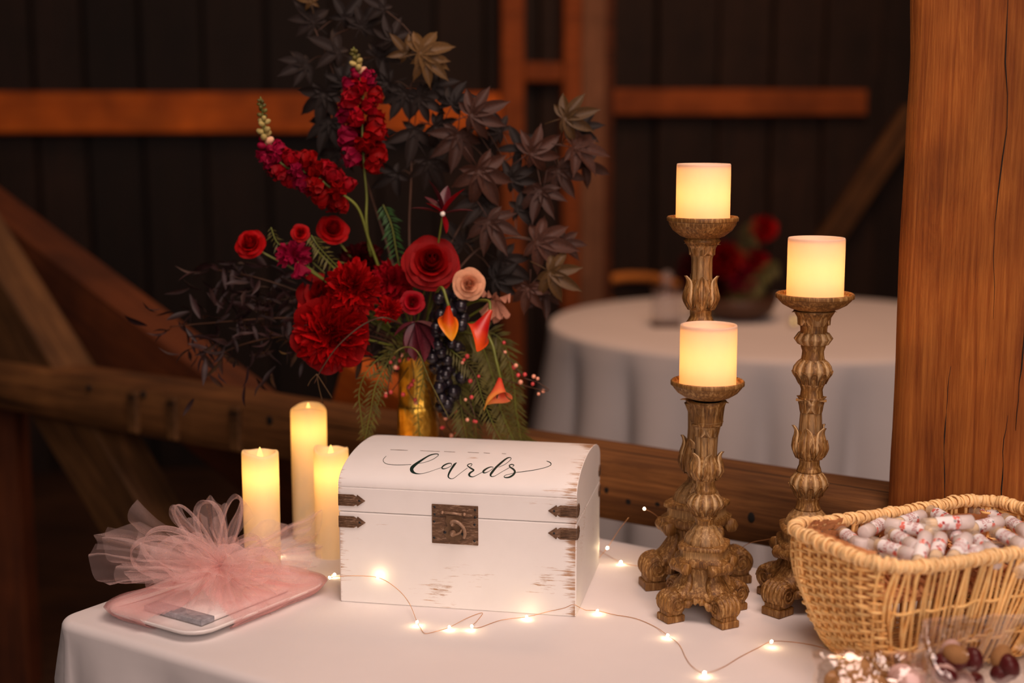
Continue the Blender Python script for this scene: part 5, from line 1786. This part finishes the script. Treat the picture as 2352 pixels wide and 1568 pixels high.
# calla lilies
def calla_mat(name, c0, c1, c2):
    tt = NT(name)
    sep = tt.n('ShaderNodeSeparateXYZ'); tc = tt.n('ShaderNodeTexCoord')
    tt.l(tc.outputs['Object'], sep.inputs[0])
    nz = tt.noise(tt.coords(), 3, 2)
    g = tt.math('MULTIPLY_ADD', nz, .35); tt.l(sep.outputs[2], g.node.inputs[2])
    tt.base(tt.ramp(g, [(.12, srgb(c0)), (.55, srgb(c1)), (1.0, srgb(c2))]))
    tt.set(Roughness=.4)
    return tt.m
M['calla1'] = calla_mat('orange_calla', (186, 24, 6), (214, 66, 8), (246, 160, 30))
M['calla2'] = calla_mat('red_calla', (196, 60, 30), (186, 16, 20), (226, 80, 24))
M['calla3'] = calla_mat('coral_calla', (196, 30, 24), (226, 96, 60), (248, 176, 74))
def calla(label, base, tip, open_dir, mat, W, stem_pts):
    b = at(*base); e = at(*tip)
    d = (e - b); L = d.length; d.normalize()
    od = Vector(open_dir); od = (od - d * od.dot(d)).normalized()
    t = flower('calla_lily', label, b, 'calla lilies')
    R_ = Matrix((od.cross(d), -od, d)).transposed()       # -y of the spathe faces the opening
    def fn(u, v_):
        a = (u - .5) * 2 * PI * .97
        lip = .5 + .5 * math.cos(a)                        # 1 at the back, 0 at the opening
        top = lerp(.52, 1.0, lip ** 3.0)
        z = v_ * top
        r = .035 + W * (z ** .75) * (.55 + .45 * v_) * (1.0 - .80 * (max(0, z - .55) / .45) ** 1.3)
        if v_ > .78:
            q = (v_ - .78) / .22
            r += .16 * W * 2 * q * q * (1 - lip * .6)
            z -= .03 * q * q
        x_ = r * math.sin(a); y_ = r * math.cos(a) + .22 * z ** 2 * lip - .05 * z
        return (x_, y_, z)
    o_ = ob('spathe', me('spathe', *grid_vf(fn, 36, 18), M[mat]), t, (0, 0, 0), R_.to_euler(), L)
    ob('spadix', me('spadix', *tube_vf([(0, 0, .1), (0, .01, .3), (0, .02, .55)], [.03, .035, .018], 8), M['mapleolive']), t, (0, 0, 0), R_.to_euler(), L)
    S = [at(*q) for q in stem_pts]
    pts = crom([b + d * L * .03] + S, 7)
    ob('stem', me('stem', *tube_vf([q - b for q in pts], .0024, 7), M['stem']), t)
    return t
calla('upper orange calla lily with a dark throat beside the grapes', (1030, 700, 2.10), (1050, 782, 2.085), (.4, -1, .2), 'calla1', .28, [(1012, 660, 2.12), (985, 720, 2.2), (958, 830, 2.25)])
calla('red calla lily with curled lip under the peach rose', (1128, 712, 2.11), (1082, 806, 2.085), (.8, -1, .1), 'calla2', .30, [(1118, 690, 2.13), (1060, 710, 2.2), (965, 830, 2.25)])
calla('lowest coral calla lily hanging on a long bent green stem', (1148, 868, 2.10), (1210, 944, 2.085), (-.5, -.8, -.6), 'calla3', .31, [(1140, 830, 2.10), (1128, 785, 2.11), (1098, 745, 2.14), (1040, 760, 2.2), (962, 840, 2.25)])

# pale peach leaf-like bloom at right of the peach rose
p_ = at(1136, 690, 2.18)
t = flower('hydrangea_petals', 'faded dusty pink papery petals hanging right of the peach rose', p_)
M['dusty'] = petal_col('dusty_petal', (150, 100, 80), (190, 136, 112))
for k, (dx, dz, L) in enumerate(((.2, -1, .03), (-.3, -1, .028), (.5, .2, .022), (-.4, .5, .022))):
    ob('petal', ruffle_petal('dusty', k, 1.0), t, (0, 0, 0), Vector((dx, -.4, dz)).normalized().to_track_quat('Z', 'Y'), L)
stem_to(t, p_)

# grapes
gpos = at(1028, 690, 2.16)
t = thing('grape_bunch', 'bunch of black grapes hanging down the right side of the gold vase', 'grapes', gpos)
random.seed(13)
gm = me('grape', *sphere_vf(.0088, 14, 10, 1.08), M['grape'])
for k in range(74):
    f_ = k / 73
    px = lerp(1034, 1024, f_) + random.uniform(-1, 1) * 40 * math.sin(PI * min(1, f_ * .85 + .12)) ** .6
    py = lerp(676, 940, f_) + random.uniform(-10, 10)
    p = at(px, py, 2.165 + random.uniform(-.028, .012))
    ob('grape', gm, t, p - gpos, None, random.uniform(.85, 1.12))
ob('stalk', me('stalk', *tube_vf([q - gpos for q in crom([at(1026, 930, 2.17), at(1028, 800, 2.17), at(1026, 680, 2.18), at(985, 720, 2.22), MOUTH, MOUTH - Vector((0, 0, .06))], 6)], .0018, 6), M['stemdark']), t)

# pepperberries
def berries(label, spots, mat='pepper', r=.0036):
    p0 = at(*spots[0])
    t = thing('pepperberry_sprig', label, 'berries', p0, (0, 0, 0), 'pepperberry sprigs')
    bm_ = me('berry', *sphere_vf(r, 10, 7), M[mat]); bm2 = me('berry', *sphere_vf(r, 10, 7), M['paleberry'])
    for s in spots:
        c = at(*s)
        for k in range(random.randint(2, 3)):
            q = c + Vector((random.uniform(-.008, .008), random.uniform(-.006, .006), random.uniform(-.010, .010)))
            ob('berry', bm2 if random.random() < .2 else bm_, t, q - p0, None, random.uniform(.7, 1.1))
    pts = crom([at(*s) for s in spots[::-1]] + [MOUTH, MOUTH - Vector((0, 0, .05))], 5)
    ob('twig', me('twig', *tube_vf([q - p0 for q in pts], .0008, 5), M['stemdark']), t)
    return t
random.seed(8)
berries('sprig of pink pepperberries reaching furthest right towards the round table', [(1240, 895, 2.14), (1235, 878, 2.14), (1205, 868, 2.14), (1190, 850, 2.14), (1150, 800, 2.16)])
berries('sprig of pink pepperberries between the grapes and the lowest calla lily', [(1085, 960, 2.12), (1078, 915, 2.12), (1092, 870, 2.12), (1070, 830, 2.14)])
berries('sprig of pink pepperberries hanging against the front of the gold vase', [(955, 915, 2.19), (935, 890, 2.19), (950, 870, 2.19), (945, 825, 2.19)])
berries('sprig of pale pepperberries left of the gold vase', [(893, 905, 2.16), (903, 840, 2.16), (910, 825, 2.17)])
berries('sprig of pink pepperberries low behind the card box lid', [(1025, 1020, 2.19), (1040, 1000, 2.19), (1025, 970, 2.18), (1045, 955, 2.18), (1030, 930, 2.18)])

# feathery hanging greens
def feather(label, pts, n_, L, mat='olive', group='feathery hanging greens', droop=.7):
    P_ = crom([at(*q) for q in pts], 10)
    o0 = P_[0]
    t = thing('hanging_fern', label, 'foliage', o0, (0, 0, 0), group)
    ob('stem', me('stem', *tube_vf([q - o0 for q in P_], .0009, 5), M['stem']), t)
    mb = MB()
    for k in range(n_):
        f_ = (k + .5) / n_
        i = min(int(f_ * (len(P_) - 1)), len(P_) - 2)
        p = P_[i].lerp(P_[i + 1], f_ * (len(P_) - 1) - i)
        d = (P_[i + 1] - P_[i]).normalized()
        sd = d.cross(Vector((0, 1, 0))).normalized() * (1 if k % 2 else -1)
        dr = (sd + d * droop + Vector((0, random.uniform(-.6, .3), random.uniform(-.3, .2)))).normalized()
        l_ = L * random.uniform(.6, 1.15) * (1 - .4 * f_)
        w = dr.cross(Vector((0, 1, .2))).normalized() * l_ * .09
        a = p; b_ = p + dr * l_ * .5 + Vector((0, 0, -.05 * l_)); c_ = p + dr * l_ + Vector((0, 0, -.2 * l_))
        mb.add(([a - o0, b_ + w - o0, c_ - o0, b_ - w - o0], [(0, 1, 2), (0, 2, 3)]))
    o_ = ob('leaflets', mb.mesh('leaflets', M[mat], False), t)
    o_['kind'] = 'stuff'
    return t
random.seed(19)
feather('feathery green spray hanging at the far left of the vase down to the box lid', [(955, 800, 2.2), (900, 800, 2.18), (885, 850, 2.17), (870, 920, 2.17), (842, 1012, 2.17)], 60, .022)
feather('thin curled green spray left of the vase', [(950, 800, 2.21), (890, 810, 2.18), (845, 850, 2.16), (825, 900, 2.16), (830, 960, 2.16), (835, 1000, 2.16)], 40, .018)
feather('feathery green spray hanging behind the grapes right of the vase', [(1000, 780, 2.2), (1060, 790, 2.2), (1080, 880, 2.19), (1090, 960, 2.19), (1095, 1028, 2.19)], 90, .030)
feather('feathery green spray hanging right under the red calla lily', [(1010, 770, 2.2), (1090, 770, 2.18), (1130, 860, 2.18), (1150, 940, 2.18), (1190, 1035, 2.18)], 110, .034)
feather('outer feathery green spray arching over the lowest calla lily', [(1030, 760, 2.2), (1140, 770, 2.2), (1175, 850, 2.2), (1185, 940, 2.2), (1200, 1030, 2.2)], 90, .032)
feather('feathery green spray in front of the lower grapes', [(1020, 790, 2.16), (1085, 850, 2.14), (1110, 920, 2.14), (1140, 990, 2.14), (1165, 1030, 2.14)], 80, .024)
feather('wispy green spray over the middle of the vase', [(960, 800, 2.17), (975, 850, 2.17), (960, 930, 2.18), (965, 1015, 2.18)], 30, .016)
feather('fresh green leafy sprig between the two snapdragons and the large rose', [(960, 800, 2.25), (915, 600, 2.25), (900, 520, 2.25), (880, 470, 2.25)], 46, .030, 'green', droop=-.5)
feather('green sprig of small buds beside the left ranunculus', [(930, 790, 2.24), (760, 640, 2.22), (690, 580, 2.21), (640, 560, 2.2), (622, 522, 2.2)], 44, .020, 'olive', droop=-.4)
feather('green sprig of small buds under the right ranunculus', [(930, 790, 2.24), (800, 640, 2.2), (735, 570, 2.18), (715, 540, 2.18)], 44, .024, 'olive', droop=-.4)
feather('bright olive spray falling between the grapes and the card box', [(1010, 790, 2.19), (1050, 860, 2.17), (1060, 940, 2.16), (1075, 1025, 2.16)], 100, .034)
feather('broad olive spray falling furthest right behind the lowest calla lily', [(1030, 770, 2.22), (1120, 790, 2.21), (1160, 880, 2.21), (1175, 970, 2.21), (1215, 1030, 2.21)], 120, .042)
feather('loose olive spray spilling over the left lip of the gold vase', [(950, 800, 2.2), (905, 815, 2.17), (865, 880, 2.15), (850, 950, 2.15), (838, 1010, 2.15)], 60, .026)
# bent grasses
for lab, pts, mat in (('bent brown tendril looping in front of the large peony', [(895, 732, 2.1), (840, 742, 2.09), (780, 790, 2.085), (740, 845, 2.085), (722, 880, 2.085)], 'stemdark'),
                      ('arched green grass blade crossing in front of the vase and grapes', [(905, 812, 2.12), (930, 797, 2.11), (960, 810, 2.10), (990, 880, 2.095), (1032, 962, 2.09)], 'olive')):
    P_ = [at(*q) for q in pts]
    t = thing('grass_blade', lab, 'grass', P_[0])
    path = crom([MOUTH - Vector((0, 0, .05)), MOUTH + Vector((0, -.02, .03))] + P_, 8)
    ob('blade', me('blade', *tube_vf([q - P_[0] for q in path], [lerp(.0018, .0007, i / len(path)) for i in range(len(path))], 6), M[mat]), t)
    if mat == 'stemdark':
        e = P_[-1] - P_[0]
        for dx, dz in ((.026, -.022), (-.010, -.004), (.012, -.03)):
            ob('tendril_tip', me('tendril_tip', *tube_vf(crom([e + Vector((.004, 0, .014)), e + Vector((dx * .5, 0, dz * .3 + .006)), e + Vector((dx, 0, dz))], 5), .0009, 5), M['mapleolive']), t)

# maple branches
def maple_mesh(mat, lobes=7, seed=0, droop=.25):
    rnd = random.Random(seed)
    mb = MB()
    for k in range(lobes):
        a = lerp(-2.15, 2.15, k / (lobes - 1)) + rnd.uniform(-.08, .08)
        L = (1.0 - .52 * (abs(a) / 2.15) ** 1.6) * rnd.uniform(.9, 1.08)
        dr = droop * rnd.uniform(.5, 1.5)
        def fn(u, v_):
            s = u * 2 - 1
            w = .175 * L ** .6 * (math.sin(PI * min(1, v_ * .86 + .14)) ** .9) * (1 if v_ < .8 else max(.05, 1 - ((v_ - .8) / .2) ** 1.2))
            return (s * w, v_ * L, 0.10 * w / .175 * abs(s) * 1.2 - dr * v_ ** 2 + .02)
        mb.add(grid_vf(fn, 4, 9), Matrix.Rotation(-a, 4, 'Z'))
    mb.add(tube_vf([(0, 0, .01), (0, -.3, .03), (0.03, -.62, .10)], .014, 5))
    return mb.mesh('leaf', M[mat])
ML = {m: [maple_mesh(m, lb_, s) for s, lb_ in enumerate((7, 5, 7))] for m in ('maple', 'mapledark', 'mapleolive')}
def maple_branch(label, path, leaves, group='maple branches in the bouquet'):
    P_ = [at(*q) for q in path]
    t = thing('maple_branch', label, 'foliage', P_[0], (0, 0, 0), group)
    S = crom([MOUTH - Vector((0, 0, .08)), MOUTH] + P_, 8)
    ob('twig', me('twig', *tube_vf([q - P_[0] for q in S], [lerp(.0026, .0011, i / len(S)) for i in range(len(S))], 6), M['stemdark']), t)
    for (px, py, Y, Rpx, rot, mat) in leaves:
        c = at(px, py, Y)
        R_ = Rpx * 1.15 * Y / FPX
        q = face_cam(c, (random.uniform(-.35, .35), 0, random.uniform(-.1, .55)))
        qq = q @ Quaternion((0, 0, 1), math.radians(rot))
        near = min(S, key=lambda s_: (s_ - c).length)
        ob('leaf', random.choice(ML[mat]), t, c - P_[0], qq, (R_, R_, R_))
        if (near - c).length > .012:
            stalk = [c - P_[0], (c.lerp(near, .5) + Vector((0, .006, .006))) - P_[0], near - P_[0]]
            ob('leaf_stalk', me('leaf_stalk', *tube_vf(crom(stalk, 4), .0007, 5), M['stemdark']), t)
    return t
random.seed(41)
m_, d_, o_ = 'maple', 'mapledark', 'mapleolive'
maple_branch('maroon maple branch spreading to the upper right of the bouquet', [(1000, 640, 2.26), (1080, 480, 2.28), (1160, 370, 2.28), (1290, 330, 2.28)],
    [(1085, 262, 2.25, 75, -70, m_), (1050, 310, 2.27, 78, 170, m_), (1300, 270, 2.26, 70, -75, o_), (1220, 350, 2.26, 70, -60, m_), (1195, 345, 2.28, 60, 20, d_), (1320, 340, 2.26, 78, -100, m_), (1285, 390, 2.27, 66, -150, m_), (1100, 390, 2.24, 88, -150, m_), (1245, 440, 2.25, 70, 170, m_), (1330, 300, 2.29, 60, -30, d_), (1150, 300, 2.3, 50, 60, d_), (1040, 240, 2.28, 60, -20, d_), (1340, 375, 2.28, 60, -110, m_)])
maple_branch('maroon maple branch hanging at the right side of the bouquet', [(1040, 640, 2.24), (1120, 560, 2.25), (1220, 550, 2.25), (1270, 620, 2.24)],
    [(1125, 510, 2.22, 78, -150, m_), (1235, 555, 2.23, 84, -100, m_), (1265, 625, 2.22, 74, -120, o_), (1215, 660, 2.23, 60, 170, m_), (1150, 600, 2.25, 70, -120, d_), (1140, 640, 2.24, 62, -90, d_), (1190, 480, 2.26, 60, -80, d_), (1060, 560, 2.27, 66, 30, d_), (1175, 410, 2.27, 60, -60, d_), (1290, 560, 2.25, 55, -90, m_), (1110, 460, 2.26, 66, 140, d_), (1250, 680, 2.25, 50, 180, m_)])
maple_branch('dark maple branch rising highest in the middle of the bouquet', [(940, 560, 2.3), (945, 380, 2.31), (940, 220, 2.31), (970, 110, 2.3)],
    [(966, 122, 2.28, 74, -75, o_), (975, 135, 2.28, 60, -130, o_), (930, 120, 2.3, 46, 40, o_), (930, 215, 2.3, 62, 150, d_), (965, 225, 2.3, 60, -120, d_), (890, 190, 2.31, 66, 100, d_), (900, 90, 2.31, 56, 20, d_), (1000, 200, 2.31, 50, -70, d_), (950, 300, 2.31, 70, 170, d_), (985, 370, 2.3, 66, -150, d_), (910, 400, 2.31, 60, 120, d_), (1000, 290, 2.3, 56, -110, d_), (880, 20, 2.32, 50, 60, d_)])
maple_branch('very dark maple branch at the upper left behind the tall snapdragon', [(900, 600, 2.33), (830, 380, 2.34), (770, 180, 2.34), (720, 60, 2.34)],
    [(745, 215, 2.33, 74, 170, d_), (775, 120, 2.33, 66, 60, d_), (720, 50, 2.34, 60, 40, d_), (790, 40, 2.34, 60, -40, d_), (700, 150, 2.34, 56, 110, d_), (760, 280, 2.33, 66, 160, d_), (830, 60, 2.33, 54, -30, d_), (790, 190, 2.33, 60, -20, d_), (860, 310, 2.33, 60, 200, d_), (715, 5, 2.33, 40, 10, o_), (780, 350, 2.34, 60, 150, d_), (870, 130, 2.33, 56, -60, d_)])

# smoke bush to the left
def narrow(mat, seed):
    def fn(u, v_):
        s = u * 2 - 1
        w = .11 * math.sin(PI * min(1, v_ * .94 + .06))
        return (s * w, .12 * math.sin(v_ * 3 + seed) * v_ + .5 * w * abs(s), v_)
    return me('leaf', *grid_vf(fn, 2, 7), M[mat])
NL = [narrow('smoke', s) for s in (0, 1.2, 2.4)]
def smoke(label, path, n_, Lpx):
    P_ = [at(*q) for q in path]
    t = thing('smokebush_branch', label, 'foliage', P_[0], (0, 0, 0), 'dark narrow-leaved branches at left')
    S = crom([MOUTH - Vector((0, 0, .08)), MOUTH] + P_, 10)
    ob('twig', me('twig', *tube_vf([q - P_[0] for q in S], [lerp(.0022, .0008, i / len(S)) for i in range(len(S))], 5), M['stemdark']), t)
    for k in range(n_):
        f_ = lerp(.30, 1.0, (k + .5) / n_)
        p = S[min(int(f_ * (len(S) - 1)), len(S) - 1)]
        d = Vector((random.uniform(-1, .5), random.uniform(-.7, .5), random.uniform(-.9, .7))).normalized()
        L = Lpx * 2.2 / FPX * random.uniform(.7, 1.25)
        st = p + d * random.uniform(0, .06) + Vector((0, 0, random.uniform(-.03, .03)))
        ob('leaf', NL[k % 3], t, st - P_[0], d.to_track_quat('Z', 'Y') @ Quaternion((0, 0, 1), random.uniform(0, 6)), L)
    return t
random.seed(23)
smoke('dark narrow-leaved branch stretching furthest left of the bouquet', [(800, 740, 2.2), (650, 730, 2.2), (500, 740, 2.22), (390, 750, 2.23)], 95, 58)
smoke('dark narrow-leaved branch under the left ranunculus', [(800, 720, 2.22), (660, 660, 2.22), (560, 630, 2.23), (500, 620, 2.24)], 90, 56)
smoke('dark narrow-leaved branch drooping left of the large peony', [(800, 760, 2.2), (660, 770, 2.2), (560, 790, 2.21), (470, 830, 2.22)], 90, 56)
smoke('dark narrow-leaved branch in the shade between ranunculus and peony', [(820, 720, 2.24), (720, 680, 2.25), (640, 690, 2.25), (580, 700, 2.25)], 80, 54)

# ------------------------------------------------------------------ on the round table
M['glass'] = frosted('lantern_glass', (.55, .45, .42, 1), .3, .08)
cpos = Vector((.76, 4.72, ZT))
bowl = thing('centrepiece_bowl', 'low dark bowl under the red flowers on the round table', 'bowl', cpos)
ob('bowl', me('bowl', *lathe_vf([(.06, 0), (.11, .03), (.13, .08), (.125, .08), (.1, .03), (.001, .02)], 32), M['stemdark']), bowl)
random.seed(3)
blooms = [(1660, 600, .065, 'rosered', 'large dark red bloom in the middle of the far centrepiece'), (1600, 620, .055, 'darkred', 'dark red bloom at the left of the far centrepiece'), (1755, 525, .040, 'red', 'highest red bloom of the far centrepiece'), (1700, 640, .050, 'magenta', 'magenta bloom low in the far centrepiece'), (1640, 660, .055, 'darkred', 'shaded dark red bloom at the bottom of the far centrepiece'), (1735, 600, .04, 'crimson', 'crimson bloom at the right of the far centrepiece')]
for px, py, R_, mat, lab in blooms:
    pos = at(px, py, 4.72)
    t = flower('centrepiece_bloom', lab, pos, 'blooms of the far centrepiece')
    for k in range(22):
        th = 1.5 * ((k + .5) / 22) ** .6; a = k * 2.4
        dd = Vector((math.sin(th) * math.cos(a), -math.cos(th), math.sin(th) * math.sin(a)))
        ob('petal', ruffle_petal(mat, k % 4, .8), t, (0, R_ * .5, 0), dd.to_track_quat('Z', 'Y'), R_ * 1.1)
    ob('stem', me('stem', *tube_vf(crom([(0, R_ * .5, 0), ((cpos - pos) * .5 + Vector((0, .02, .03))), (cpos - pos) + Vector((0, 0, .04))], 6), .003, 5), M['stem']), t)
for lab, pts in (('green sprig sticking up from the far centrepiece', [(1680, 730, 4.72), (1700, 600, 4.72), (1720, 540, 4.72), (1735, 505, 4.72)]), ('olive sprig reaching right from the far centrepiece towards the medium candle', [(1680, 730, 4.72), (1740, 640, 4.70), (1790, 605, 4.7)]), ('olive sprig drooping left from the far centrepiece', [(1680, 730, 4.72), (1620, 690, 4.7), (1580, 700, 4.7)])):
    feather(lab, pts, 40, .06, 'olive', 'greens of the far centrepiece', -.3)
lp_ = on_z(1530, 748)
lan = thing('glass_lantern', 'small clear glass lantern standing left on the round table', 'lantern', (lp_.x, lp_.y, ZT))
ob('glass_body', me('glass_body', *cbox(-.045, .045, -.045, .045, .004, .12, .006), M['glass']), lan)
ob('base_frame', me('base_frame', *cbox(-.048, .048, -.048, .048, 0, .010, .003), M['stemdark']), lan)
ob('top_frame', me('top_frame', *cbox(-.048, .048, -.048, .048, .115, .125, .003), M['stemdark']), lan)
ob('finial', me('finial', *lathe_vf([(.03, .125), (.012, .14), (.02, .155), (.022, .165), (.012, .178), (.001, .182)], 16), M['glass']), lan)
vp_ = on_z(1824, 752)
vo = thing('votive_candle', 'tiny lit votive behind the medium candlestick on the round table', 'candle', (vp_.x, vp_.y, ZT))
ob('votive_glass', me('votive_glass', *lathe_vf([(.018, 0), (.022, .045), (.020, .045), (.016, .004), (.001, .004)], 16), M['glass']), vo)
ob('flame', me('flame', *lathe_vf([(.001, .012), (.006, .018), (.004, .028), (.0005, .036)], 10, cap=False), M['flame']), vo)
